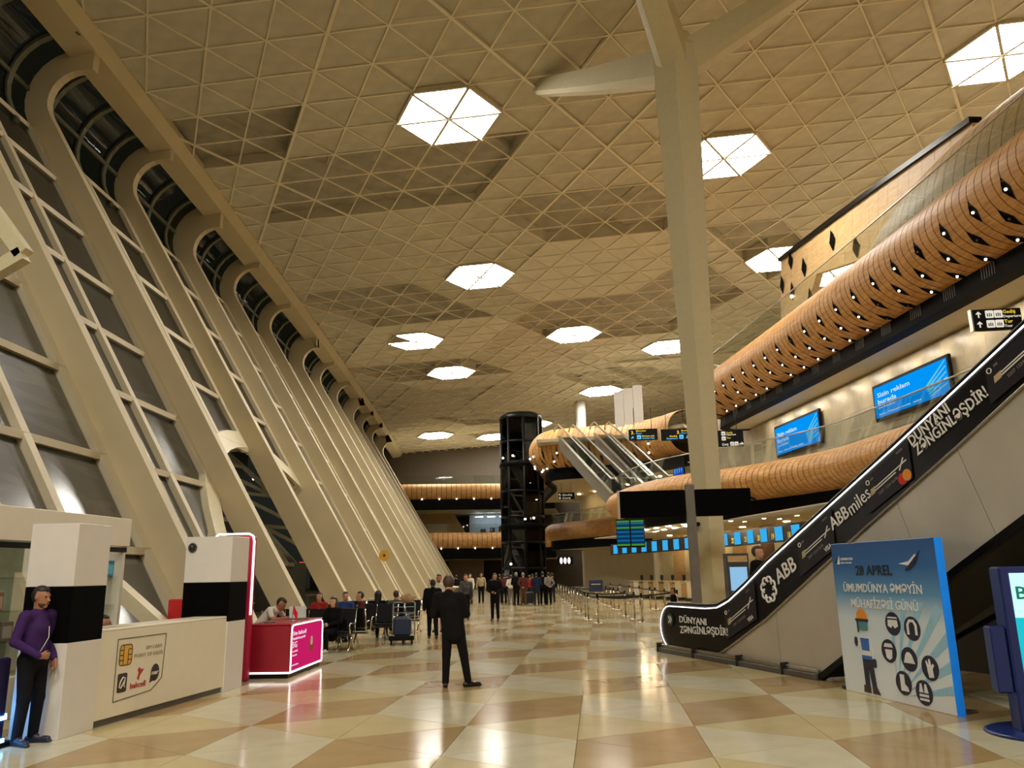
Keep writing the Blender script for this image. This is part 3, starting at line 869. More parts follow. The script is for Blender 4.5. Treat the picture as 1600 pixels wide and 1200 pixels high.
# back parts of the hall at ground level
mb = MB()
mb.box(-19, -14.5, 103, 103.3, 0.0, 4.2); obj('ground_wall', mb, mat('end_stone', (112, 98, 74), 0.5, var=0.2), wall_back)
# ================================================================== TREE COLUMN with three branches
t = thing('tree_column', 'tall cream flared column that splits into three branches under the ceiling', 'column', (3.25, 24.0, 0))
def hexring(cx, cy, z, r, rot=0.35, fl=1.0):
    return [(cx + r * math.cos(rot + 2 * math.pi * k / 6) * (1.0 if k % 2 else 0.9), cy + r * math.sin(rot + 2 * math.pi * k / 6) * fl, z) for k in range(6)]
mb = MB(); mb.grid([hexring(0, 0, z, r) for (z, r) in ((0.0, 0.43), (1.6, 0.44), (7, 0.52), (13.5, 0.70), (17.2, 0.80), (18.6, 0.80), (19.2, 0.55))], False, True)
obj('trunk', mb, cream_light, t)
for tgt in (node(7.5, -4), (10.6, 23.6, zc(10.6, 23.6)), (0.6, 17.6, zc(.6, 17.6))):
    e = np.array(tgt, float) - np.array([3.25, 24.0, 0]); s0 = np.array([0, 0, 18.2]); d = e - s0; hd = d.copy(); hd[2] = 0; hd /= np.linalg.norm(hd)
    s0 = s0 + hd * 0.25
    side = np.array([-hd[1], hd[0], 0]); rows = []
    for k, (tt, w_, h_) in enumerate(((0, 0.5, 1.15), (0.5, 0.42, 0.9), (1.0, 0.34, 0.62))):
        p = s0 + (e - s0) * tt + np.array([0, 0, 0.12 if k == 2 else 0])
        rows.append([p + side * w_ - np.array([0, 0, h_ * .35]), p + side * w_ * .55 - np.array([0, 0, h_ * .55]), p - side * w_ * .55 - np.array([0, 0, h_ * .55]), p - side * w_ - np.array([0, 0, h_ * .35]), p - side * w_ + np.array([0, 0, h_ * .5]), p + side * w_ + np.array([0, 0, h_ * .5])])
    mb = MB(); mb.grid(rows, False, True); mb.add(rows[-1], [tuple(range(6))]); mb.add(rows[0], [tuple(range(5, -1, -1))])
    obj('branch', mb, cream_light, t)
obj('base_ring', MB().lathe([(0.52, 0), (0.52, 0.12), (0.46, 0.14)], (0, 0, 0), 24), steel, t)
obj('junction_lamp', MB().lathe([(0.05, 0), (0.11, 0.03), (0.11, 0.10), (0.08, 0.12)], (-0.42, -0.42, 3.0), 10), black_m, t)

# angular bracket at the very left edge, in front of the first visible ribs
t = thing('roof_bracket', 'white angular bracket jutting in at the left edge of the hall', 'bracket', (-10.6, 12.6, 8.6))
b0 = np.array([-10.6, 12.6, 8.6]); tip = AY(38, 398, 12.6) - b0; a1 = AY(0, 345, 12.6) - b0; a2 = AY(0, 420, 12.6) - b0
for (p, q) in ((a1 + (a1 - tip) * 1.0, tip), (a2 + (a2 - tip) * 1.0, tip)): obj('arm', MB().bar(p, q, 0.22, 0.26), cream_light, t)

# ================================================================== ESCALATOR in the foreground right
E0 = np.array([1.371, 19.405, 0.0]); ED = np.array([0.4, -0.9165, 0]); ED /= np.linalg.norm(ED); EN = np.array([-ED[1], ED[0], 0])
ANG = math.atan2(ED[1], ED[0])
t = thing('escalator', 'escalator with black advertising balustrade and white light strip, rising toward the camera', 'escalator', E0, ANG)
# local frame: x along the run, y away from the hall (to the left of x), z up;  near side is y = 0
def EP(u, v, lift=0.02):
    r = ray(u, v); nrm = EN; tt = ((E0 - CAM) @ nrm - lift) / (r @ nrm); p = CAM + r * tt - E0
    return np.array([p @ ED, -lift, p[2]])
HR = [(0.45, 1.0), (1.2, 1.0), (2.0, 1.0), (2.45, 1.03), (2.9, 1.17), (3.5, 1.46), (4.3, 1.89), (7.7, 3.5), (10.0, 4.63), (16.0, 7.55)]
BT = [(0.28, 0.09), (2.1, 0.09), (2.5, 0.2), (2.9, 0.37), (4.12, 0.92), (6.52, 2.2), (8.84, 3.38), (9.91, 3.95), (16.0, 6.95)]
arc = [(0.45 - 0.45 * math.sin(a), 0.545 + 0.455 * math.cos(a)) for a in np.linspace(0, math.radians(155), 10)][1:]
outline = BT + HR[::-1] + arc
ad_black = mat('ad_panel_black', (14, 13, 15), 0.28, var=0.1, spec=0.25)
clad = mat('escalator_cladding', (196, 190, 176), 0.32, 0.4, var=0.10, scale=0.9)
for side, y0 in (('near', 0.0), ('far', 1.45)):
    obj('ad_panel' if y0 == 0 else 'balustrade_panel', MB().prism([(p[0], y0, p[1]) for p in outline], (0, 0.06, 0)), ad_black, t)
    line = [(p[0], y0 - 0.015, p[1] + 0.012) for p in arc[::-1] + HR]
    obj('light_strip', MB().tube(line, 0.011, 6), led_w, t)
    obj('handrail', MB().tube([(p[0] + (0.0 if i > 9 else -0.05), y0 + 0.03, p[1] + (0.065 if i >= 9 else 0.0)) for i, p in enumerate(arc[::-1] + HR)], 0.042, 8), black_m, t)
    obj('kick_trim', MB().tube([(p[0], y0 - 0.01, p[1] - 0.02) for p in BT], 0.022, 6), steel, t)
TL_ = [(5.45, 0.02), (6.05, 0.42), (8.66, 1.80), (9.61, 2.33), (16.0, 5.7)]
seams = [0.3, 2.3, 4.4, 6.2, 7.6, 8.8, 10.4, 13, 16]
for a, b in zip(seams[:-1], seams[1:]):
    f1 = lambda x: np.interp(x, [p[0] for p in BT], [p[1] for p in BT]) - 0.03
    f0 = lambda x: max(0.0, np.interp(x, [p[0] for p in TL_], [p[1] for p in TL_])) if x > 5.45 else 0.0
    slant = 0.42
    xs0 = np.linspace(a + 0.006, b - 0.006, 6)
    up = [(x, f1(x)) for x in xs0]
    lo = [(x + (slant if x > 4.5 else 0) * min(1, (f1(x)) / 2), 0) for x in xs0]
    lo = [(x, f0(x)) for x, _ in lo]
    if f1(a) - f0(a) < 0.02 and f1(b) - f0(b) < 0.02: continue
    poly = [(x, 0.012, z) for x, z in lo] + [(x, 0.012, z) for x, z in up[::-1]]
    obj('cladding_panel', MB().prism(poly, (0, 0.03, 0)), clad, t)
obj('truss_edge', MB().bar((5.5, -0.02, 0.03), (8.66, -0.02, 1.78), 0.1, 0.1).bar((8.66, -0.02, 1.78), (16, -0.02, 5.66), 0.1, 0.1), black_m, t)
obj('truss_soffit', MB().prism([(5.5, 0.05, 0.03), (16, 0.05, 5.68), (16, 1.42, 5.68), (5.5, 1.42, 0.03)], (0, 0, 0.05)), dark_metal, t)
for a, b in ((0.02, 1.55), (1.58, 3.2), (3.23, 4.6), (4.63, 5.5)):
    obj('skirt_rail', MB().bevbox(a, b, -0.12, 0.0, 0.0, 0.10, 0.012), grey_metal, t)
    obj('skirt_rail', MB().bevbox(a, b, -0.07, 0.0, 0.10, 0.17, 0.01), steel, t)
for x in (0.0, 1.565, 3.215, 4.615): obj('skirt_joint', MB().box(x - 0.02, x + 0.02, -0.14, 0.0, 0.0, 0.2), dark_metal, t)
step_m = mat('step_aluminium', (92, 90, 86), 0.4, 0.7)
for k in range(34):
    x = 1.2 + 0.4 * k; z = max(0.02, np.interp(x, [p[0] for p in HR], [p[1] for p in HR]) - 0.75)
    z = math.ceil(z / 0.2) * 0.2 if z > 0.3 else 0.03
    obj('step', MB().box(x, x + 0.4, 0.1, 1.42, max(0, z - 0.22), z), step_m, t)
obj('landing_plate', MB().box(-0.6, 1.2, 0.1, 1.42, 0.0, 0.02), steel, t)
obj('floor_plate', MB().prism([(-1.2, 0.5, 0.0), (0.0, -0.16, 0.0), (0.1, -0.16, 0.0), (0.1, 0.5, 0.0)], (0, 0, 0.008)), dark_metal, t)

def etext(s, b0, b1, cap, m=text_w, name='lettering', bold=0.013):
    p, q = EP(*b0), EP(*b1); d = q - p; L = np.linalg.norm(d); d /= L; up = np.cross(np.array([0, -1.0, 0]), d)
    if up[2] < 0: up = -up
    return text(s, p, d, up, L, m, t, cap, name, 0.006, bold=bold)
ad_t = mat('ad_lettering', (205, 200, 188), 0.5, emit=((205, 200, 188), 0.12))
etext('DÜNYANI', (1062, 972), (1104, 977), 0.135, ad_t)
etext('ZƏNGİNLƏŞDİR!', (1063, 989), (1138, 993), 0.15, ad_t)
etext('ABB', (1216, 913), (1246, 888), 0.26, ad_t)
etext('ABB', (1301, 829), (1328, 806), 0.21, ad_t)
etext('miles', (1331, 806), (1362, 775), 0.22, ad_t, bold=0.0)
etext('DÜNYANI', (1425, 697), (1485, 642), 0.155, ad_t)
etext('ZƏNGİNLƏŞDİR!', (1434, 712), (1545, 617), 0.165, ad_t)
def eplate(px, m, name, lift=0.024, th=0.004):
    pts = [EP(u, v, lift) for (u, v) in px]
    return obj(name, MB().prism([p + np.array([0, 0, 0]) for p in pts], (0, -th, 0)), m, t)
card = mat('ad_card_grey', (40, 38, 44), 0.4, spec=.2); chipm = mat('ad_chip', (178, 160, 120), 0.4)
def on_slope(x, f):   # a point of the sloped ad band: f = 0 at its lower edge, 1 under the light strip
    z0 = np.interp(x, [p[0] for p in BT], [p[1] for p in BT]); z1 = np.interp(x, [p[0] for p in HR], [p[1] for p in HR])
    return np.array([x, -0.022, z0 + (z1 - z0) * f])
def bank_card(x0, x1, brand):
    q = [on_slope(x0, .16), on_slope(x1, .10), on_slope(x1 + .0, .93), on_slope(x0, .88)]
    obj('card_print', MB().prism(q, (0, -0.003, 0)), card, t)
    w_ = x1 - x0
    def P(a, f): p = on_slope(x0 + a * w_, f); p[1] = -0.027; return p
    obj('chip_print', MB().prism([P(.10, .46), P(.20, .46), P(.20, .60), P(.10, .60)], (0, -0.002, 0)), chipm, t)
    for (f, a, b) in ((.56, .2, .8), (.50, .2, .68)): obj('stripe_print', MB().bar(P(a, f), P(b, f), 0.004, 0.016), ad_t, t)
    obj('plane_print', MB().bar(P(.76, .47), P(.86, .66), 0.004, 0.02).bar(P(.8, .565), P(.92, .56), 0.004, 0.018), ad_t, t)
    obj('key_print', MB().tube([P(.05, .78) + np.array([0.035 * math.cos(a), 0, 0.035 * math.sin(a)]) for a in np.linspace(0, 6.3, 13)], 0.006, 5), ad_t, t)
    for (s, a, f, h_) in (('ABB', .12, .76, .035), ('3207 1224 5678', .28, .34, .045), ('debit', .74, .82, .04)):
        p = P(a, f); d = P(a + .1, f) - p; d /= np.linalg.norm(d); text(s, p, d, np.cross(np.array([0, -1.0, 0]), d) * (-1 if np.cross(np.array([0, -1.0, 0]), d)[2] < 0 else 1), h_ * len(s) * 0.72, card_t, t, h_, 'card_lettering', 0.002)
    if brand == 'visa':
        p = P(.74, .18); d = P(.9, .18) - p; d /= np.linalg.norm(d); u = np.cross(np.array([0, -1.0, 0]), d); text('VISA', p, d, u if u[2] > 0 else -u, 0.2, ad_t, t, 0.075, 'card_lettering', 0.002)
    else:
        for (a, c) in ((.80, (186, 40, 36)), (.90, (214, 140, 60))):
            c0 = P(a, .26); obj('disc_print', MB().prism([c0 + np.array([0.085 * math.cos(k), 0, 0.085 * math.sin(k)]) for k in np.linspace(0, 6.283, 19)[:-1]], (0, -0.002 - 0.002 * (a > .85), 0)), mat('disc_%d' % c[0], c, 0.4), t)
card_t = mat('card_lettering', (120, 116, 112), 0.5)
bank_card(2.75, 3.85, 'visa'); bank_card(5.25, 6.2, 'visa'); bank_card(7.05, 8.0, 'mc'); bank_card(9.45, 10.6, 'visa')
c = EP(1047, 968, 0.026)
obj('badge_print', MB().prism([c + np.array([0.14 * math.cos(k), 0, 0.14 * math.sin(k)]) for k in np.linspace(0, 6.283, 25)[:-1]], (0, -0.003, 0)), mat('badge_green', (22, 66, 44), 0.4), t)
for dx in (-0.045, 0.035):
    mb = MB(); p = c + np.array([dx, -0.006, 0]); mb.bar(p + np.array([-.03, 0, .075]), p + np.array([.035, 0, 0]), 0.004, 0.03).bar(p + np.array([.035, 0, 0]), p + np.array([-.03, 0, -.075]), 0.004, 0.03); obj('chevron_print', mb, ad_t, t)
c = EP(1201, 921, 0.03)
for k in range(8):
    a0 = 2 * math.pi * k / 8; pts = []
    for q in np.linspace(0, 1, 7):
        a = a0 + q * 1.15; r = 0.13 + 0.10 * math.sin(math.pi * min(1, q * 0.95)) ** 0.8
        pts.append(c + np.array([r * math.cos(a), 0, r * math.sin(a)]))
    obj('emblem_stroke', MB().tube(pts, 0.02, 6), ad_t, t)

# second, lower flight with dark rails beside and beneath the first one
E2 = E0 + EN * 1.9 + ED * 4.6
t = thing('glass_stair_rail', 'dark sloping guard rails behind the blue poster, under the escalator', 'railing', E2, ANG)
for (z, n_) in ((0.25, 'rail'), (1.15, 'rail'), (1.75, 'rail')):
    obj(n_, MB().bar((0.6, 0, z - 0.2), (6.6, 0, z + 2.6), 0.06, 0.07), black_m, t)
for k in range(4): obj('glass_panel', MB().prism([(0.9 + k * 1.4, 0, 0.2 + k * .65), (2.2 + k * 1.4, 0, 0.8 + k * .65), (2.2 + k * 1.4, 0, 1.7 + k * .65), (0.9 + k * 1.4, 0, 1.1 + k * .65)], (0, 0.02, 0)), glass_clear, t)
for k in range(4): obj('wall_panel', MB().box(0.2 + k * 1.9, 2.08 + k * 1.9, 1.0, 1.05, 0.0, 3.4), grey_metal, t)

# ================================================================== BLUE POSTER STAND
PLc = np.array([3.625, 13.224, 0]); PRc = np.array([4.276, 10.921, 0]); PD = PRc - PLc; PWd = np.linalg.norm(PD); PD /= PWd; PH = 2.15
t = thing('poster_stand', 'freestanding blue poster board with worker drawing and safety icons, before the escalator', 'poster', PLc, math.atan2(PD[1], PD[0]))
pm = bpy.data.materials.new('poster_print'); pm.use_nodes = True; nt = pm.node_tree; b = nt.nodes['Principled BSDF']; b.inputs['Roughness'].default_value = 0.4
tc = nt.nodes.new('ShaderNodeTexCoord'); sp = nt.nodes.new('ShaderNodeSeparateXYZ'); rp = nt.nodes.new('ShaderNodeValToRGB'); mr = nt.nodes.new('ShaderNodeMapRange'); mr.inputs['From Max'].default_value = PH
nt.links.new(tc.outputs['Object'], sp.inputs[0]); nt.links.new(sp.outputs['Z'], mr.inputs['Value']); nt.links.new(mr.outputs[0], rp.inputs[0]); nt.links.new(rp.outputs[0], b.inputs['Base Color'])
e = rp.color_ramp.elements; e[0].position = 0.0; e[0].color = lin((228, 236, 242)) + (1,); e[1].position = 1.0; e[1].color = lin((30, 84, 150)) + (1,)
for (p, c) in ((0.50, (205, 222, 234)), (0.66, (92, 150, 196)), (0.82, (44, 104, 170))): k = e.new(p); k.color = lin(c) + (1,)
obj('board', MB().bevbox(0, PWd, 0.0, 0.10, 0.0, PH, 0.006), pm, t)
side_blue_lit = mat('poster_edge_blue_lit', (20, 130, 225), 0.4, emit=((0, 120, 235), 0.25))  # cyan edge; the totem's light on it is painted in as extra blue and glow
obj('edge', MB().box(PWd - 0.002, PWd + 0.012, -0.004, 0.104, 0.0, PH), side_blue_lit, t)
ray_m = mat('poster_rays', (150, 200, 226), 0.45)
def pplate(poly, m, name, z=0.003, th=0.003):
    return obj(name, plate(poly, (0, -z, 0), (1, 0, 0), (0, 0, 1), th), m, t)
for k in range(7):
    a0 = math.radians(8 + k * 12.5); a1 = a0 + math.radians(5.5); o_ = (1.25, 0.08)
    def hit(a):
        dx, dy = math.cos(a), math.sin(a); s = min((PWd - 0.01 - o_[0]) / dx if dx > 0 else 9, 1.25 / max(dy, .05)); return (o_[0] + dx * s, o_[1] + dy * s)
    p0 = (o_[0] + 0.25 * math.cos(a0), o_[1] + 0.25 * math.sin(a0)); pplate([p0, hit(a0), hit(a1)], ray_m, 'ray_print', 0.002, 0.001)
nav = mat('print_navy', (24, 30, 58), 0.4); pwhite = mat('print_white', (226, 228, 228), 0.45)
def ptext(s, x, z, w_, cap, m): return text(s, (x, -0.005, z), (1, 0, 0), (0, 0, 1), w_, m, t, cap, 'lettering', 0.003)
ptext('28 APREL', 0.60, 1.68, 0.86, 0.14, text_k)
ptext('ÜMUMDÜNYA ƏMƏYİN', 0.24, 1.44, 1.80, 0.12, pwhite)
ptext('MÜHAFİZƏSİ GÜNÜ', 0.40, 1.22, 1.52, 0.12, pwhite)
ptext('AZƏRBAYCAN', 0.24, 1.90, 0.32, 0.035, pwhite); ptext('HAVA YOLLARI', 0.24, 1.85, 0.28, 0.022, pwhite)
pplate([(0.13, 1.84), (0.21, 1.84), (0.205, 1.97)], pwhite, 'logo_print'); pplate([(0.06, 1.86), (0.12, 1.86), (0.13, 1.93)], nav, 'logo_print')
pplate([(1.62, 1.83), (1.86, 1.80), (2.05, 1.93), (1.98, 1.95), (1.84, 1.86)], pwhite, 'plane_print'); pplate([(1.74, 1.74), (1.92, 1.87), (2.10, 2.0), (1.98, 1.82), (1.82, 1.74)], nav, 'plane_print', 0.006)
# the worker drawing
org_ = mat('print_orange', (232, 140, 44), 0.45); skin_p = mat('print_skin', (222, 186, 160), 0.5); teal = mat('print_teal', (70, 140, 150), 0.45); blu = mat('print_blue', (44, 106, 190), 0.45); dk = mat('print_dark', (34, 38, 58), 0.45); brn = mat('print_brown', (66, 48, 44), 0.5)
WX = 0.62
pplate(circ(WX, 0.985, 0.085, 16, 0.10), skin_p, 'worker_print', 0.004)
pplate([(WX - .15, 1.02), (WX + .15, 1.02), (WX + .16, 1.06), (WX - .16, 1.06)], dk, 'worker_print', 0.010)
pplate([(WX - .13, 1.06), (WX + .14, 1.06), (WX + .12, 1.14), (WX + .05, 1.20), (WX - .05, 1.20), (WX - .11, 1.14)], org_, 'worker_print', 0.007)
pplate(rrect(WX - .11, .90, WX + .13, 1.02, .03), teal, 'worker_print', 0.008)
pplate([(WX - .13, .87), (WX - .09, .87), (WX - .09, 1.02), (WX - .13, 1.02)], dk, 'worker_print', 0.0095)
pplate([(WX - .12, .80), (WX + .14, .80), (WX + .15, .50), (WX - .09, .50)], pwhite, 'worker_print', 0.004)
pplate([(WX - .09, .79), (WX + .12, .79), (WX + .11, .62), (WX - .07, .62)], blu, 'worker_print', 0.007)
pplate([(WX - .09, .55), (WX + .15, .55), (WX + .15, .50), (WX - .09, .50)], blu, 'worker_print', 0.0068)
pplate([(WX - .19, .74), (WX - .10, .80), (WX - .10, .70), (WX - .17, .64)], pwhite, 'worker_print', 0.005); pplate(circ(WX - .2, .73, .045, 12, .07), dk, 'worker_print', 0.006)
pplate([(WX + .14, .79), (WX + .22, .64), (WX + .20, .48), (WX + .15, .50), (WX + .16, .62), (WX + .12, .70)], pwhite, 'worker_print', 0.005); pplate(rrect(WX + .15, .40, WX + .24, .52, .03), dk, 'worker_print', 0.006)
pplate([(WX - .09, .50), (WX + .04, .50), (WX + .03, .08), (WX - .08, .08)], dk, 'worker_print', 0.0045); pplate([(WX + .02, .50), (WX + .15, .50), (WX + .19, .08), (WX + .09, .08)], dk, 'worker_print', 0.0045)
pplate([(WX - .12, .14), (WX + .04, .14), (WX + .04, .04), (WX - .13, .04)], brn, 'worker_print', 0.006); pplate([(WX + .08, .14), (WX + .19, .14), (WX + .26, .04), (WX + .08, .04)], brn, 'worker_print', 0.006)
ic = [(1.34, 1.03), (1.74, .99), (1.18, .66), (1.60, .59), (2.0, .52), (1.42, .27), (1.82, .20)]
for n, (x, z) in enumerate(ic):
    pplate(circ(x, z, .165, 28, .155), nav, 'icon_disc', 0.004)
    s = [[[(-.10, .05), (.10, .05), (.11, -.03), (.04, -.06), (0, -.02), (-.04, -.06), (-.11, -.03)], [(-.11, .07), (.11, .07), (.09, .09), (-.09, .09)]],
         [[(-.105, -.08), (-.06, -.08), (-.06, .04), (-.03, .08), (.03, .08), (.06, .04), (.06, -.08), (.105, -.08), (.105, .05), (.05, .115), (-.05, .115), (-.105, .05)]],
         [[(-.08, .02), (.08, .02), (.06, -.09), (0, -.12), (-.06, -.09)], [(-.10, .05), (.10, .05), (.07, .10), (-.07, .10)]],
         [[(-.115, -.05), (.115, -.05), (.09, .0), (.06, .06), (.02, .09), (-.03, .09), (-.07, .05), (-.09, .0)]],
         [[(-.03, -.12), (.06, -.11), (.05, -.01), (.09, .04), (.06, .06), (.03, .03), (.02, .11), (-.01, .11), (-.02, .03), (-.05, .09), (-.07, .08), (-.05, .0), (-.05, -.04)]],
         [[(-.06, .11), (.03, .11), (.03, -.01), (.09, -.05), (.10, -.10), (-.06, -.10)]],
         [[(-.09, .0), (-.06, .11), (-.03, .11), (-.01, .0)], [(.09, .0), (.06, .11), (.03, .11), (.01, .0)], [(-.09, -.02), (.09, -.02), (.09, -.05), (-.09, -.05)], [(-.09, -.07), (.09, -.07), (.09, -.10), (-.09, -.10)]]][n]
    for poly in s: pplate([(x + a, z + b_) for a, b_ in poly], pwhite, 'icon_print', 0.008)
for x in (0.2, PWd - 0.2): obj('foot', MB().bevbox(x - 0.06, x + 0.06, 0.06, 0.40, 0.0, 0.03, 0.008), grey_metal, t)
obj('side_foot', MB().bevbox(-0.14, -0.01, 0.02, 0.12, 0.0, 0.05, 0.01), dark_metal, t)

# ================================================================== BLUE TOTEM at the right edge
t = thing('info_totem', 'dark blue screen totem with oval base plate at the right edge', 'totem', (4.46, 9.75, 0), math.radians(-8))
navy = mat('totem_navy', (16, 34, 92), 0.35)
obj('body', MB().bevbox(0, 0.95, 0, 0.34, 0.02, 1.77, 0.02), navy, t)
obj('screen', MB().box(0.10, 0.86, -0.012, 0.0, 0.92, 1.70), emis('totem_white', (190, 236, 250), 1.3), t)
obj('screen_lower', MB().box(0.10, 0.86, -0.013, 0.0, 0.55, 1.22), emis('totem_teal', (30, 190, 200), 1.1), t)
text('B', (0.14, -0.016, 1.42), (1, 0, 0), (0, 0, 1), 0.11, emis('totem_green', (30, 150, 110), 0.7), t, 0.14)
obj('base_plate', MB().lathe([(0.62, 0.0), (0.62, 0.02), (0.58, 0.035)], (0.3, 0.15, 0), 28), navy, t)
obj('shelf_box', MB().bevbox(-0.16, 0.0, 0.05, 0.3, 0.42, 1.12, 0.015), navy, t)

# ================================================================== DIRECTION SIGN on a pole before the column
t = thing('direction_sign', 'grey pole carrying two blank black sign boards, before the tree column', 'sign', (2.47, 21.6, 0))
obj('pole', MB().bevbox(-0.125, 0.125, -0.06, 0.06, 0, 4.0, 0.02), mat('pole_grey', (110, 102, 92), 0.5), t)
obj('sign_board', MB().bevbox(-1.84, -0.13, -0.07, 0.07, 3.16, 3.86, 0.015), black_matte, t)
obj('sign_board', MB().bevbox(0.13, 1.56, -0.07, 0.07, 3.16, 3.86, 0.015), black_matte, t)
obj('end_cap', MB().box(-1.9, -1.845, -0.075, 0.075, 3.14, 3.88), steel, t)
obj('base_plate', MB().lathe([(0.34, 0), (0.34, 0.02), (0.3, 0.035)], (0, 0, 0), 20), steel, t)

# ================================================================== FLIGHT BOARD
p = AY(985, 833, 36.0)
t = thing('flight_board', 'hanging double flight screen with blue and green rows behind the black sign', 'screen', (p[0], 36.0, p[2]), math.radians(-6))
obj('housing', MB().bevbox(-0.62, 0.62, 0.0, 0.16, -0.62, 0.62, 0.02), black_m, t)
gr = emis('board_green', (90, 176, 70), 0.55); bl = emis('board_blue', (32, 120, 176), 0.6); bl2 = emis('board_blue_dark', (20, 78, 130), 0.45)
for c in (-0.31, 0.31):
    for k in range(12):
        m = gr if k in (0, 3, 11) else (bl if k % 2 else bl2)
        obj('row_display', MB().box(c - 0.28, c + 0.28, -0.008, 0.0, 0.55 - k * 0.092 - 0.08, 0.55 - k * 0.092), m, t)
obj('hanger', MB().box(-0.03, 0.03, 0.05, 0.1, 0.6, 1.3), dark_metal, t)

# ================================================================== CHECK-IN HALL: desk screens on a long black band, desks, back wall
band = smooth([(10.9, 26), (9.6, 31), (8.4, 35.9), (7.8, 38.2), (7.0, 42.2), (4.8, 49.1), (3.15, 53.4), (0.9, 59.0)], 2)
BP = resample(band, 1.6)
Nb, Tb = normals(BP)
t = thing('desk_sign_band', 'long black band of blue desk screens hanging above the check-in desks', 'sign', (BP[0][0], BP[0][1], 0))
org0 = np.array([BP[0][0], BP[0][1], 0])
for i in range(len(BP) - 1):
    a = np.array([*BP[i], 0]); b_ = np.array([*BP[i + 1], 0]); n = np.array([Nb[i][0], Nb[i][1], 0]); d = (b_ - a)
    obj('band_panel', MB().prism([a + (0, 0, 2.92) - org0, b_ + (0, 0, 2.92) - org0, b_ + (0, 0, 3.68) - org0, a + (0, 0, 3.68) - org0], n * 0.12), black_m, t)
    s0 = a + d * 0.18; s1 = a + d * 0.62
    q = [s0 + (0, 0, 3.0), s1 + (0, 0, 3.0), s1 + (0, 0, 3.6), s0 + (0, 0, 3.6)]
    obj('desk_screen', MB().prism([k - org0 - n * 0.002 for k in q], -n * 0.03), screen_cyan, t)
    sd = d / np.linalg.norm(d)
    if i < 14: text(str(12 + i), a + d * 0.84 + np.array([0, 0, 3.08]) - n * 0.03 - org0, -sd, (0, 0, 1), 0.26, mat('sign_yellow', (230, 200, 60), 0.5, emit=((230, 200, 60), 0.5)), t, 0.26, 'desk_number')
NTH = ['first', 'second', 'third', 'fourth', 'fifth', 'sixth', 'seventh', 'eighth', 'ninth', 'tenth', 'eleventh', 'twelfth', 'thirteenth', 'fourteenth', 'fifteenth', 'sixteenth', 'seventeenth', 'eighteenth', 'nineteenth', 'twentieth', 'last']
desk_lab = 'white check-in desk with timber side panel'
proto = None
DP = off(BP, 1.3)
for i in range(3, len(BP) - 1):
    a = DP[i]; ang = math.atan2(Tb[i][1], Tb[i][0])
    t = thing('check_in_desk', desk_lab + ', ' + NTH[min(i - 3, 20)] + ' from the escalator end', 'desk', (a[0], a[1], 0), ang, 'check-in desks along the right wall')
    if proto is None:
        proto = t
        obj('counter', MB().bevbox(0.0, 0.78, -0.9, 0.0, 0, 1.08, 0.02), white_m, t)
        obj('side_panel', MB().box(0.8, 1.5, -0.7, 0.0, 0, 0.95), wood_lt, t)
        obj('top', MB().bevbox(-0.02, 1.52, -0.95, 0.03, 1.08, 1.12, 0.01), white_m, t)
        obj('monitor', MB().bevbox(0.2, 0.6, -0.5, -0.46, 1.2, 1.5, 0.01), black_m, t)
        obj('monitor_stand', MB().box(0.37, 0.43, -0.5, -0.44, 1.12, 1.22), black_m, t)
        obj('belt_scale', MB().box(0.8, 1.45, 0.02, 0.6, 0, 0.16), dark_metal, t)
    else:
        for ch in proto.children: c2 = ch.copy(); COL.objects.link(c2); c2.parent = t
WP = off(BP, 3.4)
for i in range(len(WP) - 1):
    a, b_ = WP[i], WP[i + 1]; n = np.array([Nb[i][0], Nb[i][1], 0])
    m = [cream_light, cream, wood_dk, cream_light, wood_lt][i % 5]
    q = [(a[0], a[1], 0), (b_[0], b_[1], 0), (b_[0], b_[1], 4.1), (a[0], a[1], 4.1)]
    obj('desk_wall_panel', MB().prism(q, -n * (0.05 + 0.03 * (i % 3))), m, wall_right)
    if i % 3 == 1:
        c = (WP[i] * 0.5 + DP[i] * 0.5); obj('desk_wall_lamp', MB().lathe([(0.16, 0), (0.16, -0.04), (0.1, -0.05)], (c[0], c[1], 4.1), 10), lamp_w, wall_right)
mb = MB(); deck(mb, off(BP, -1.2), off(BP, 3.6), 4.08, 4.13); obj('desk_ceiling', mb, cream, wall_right)

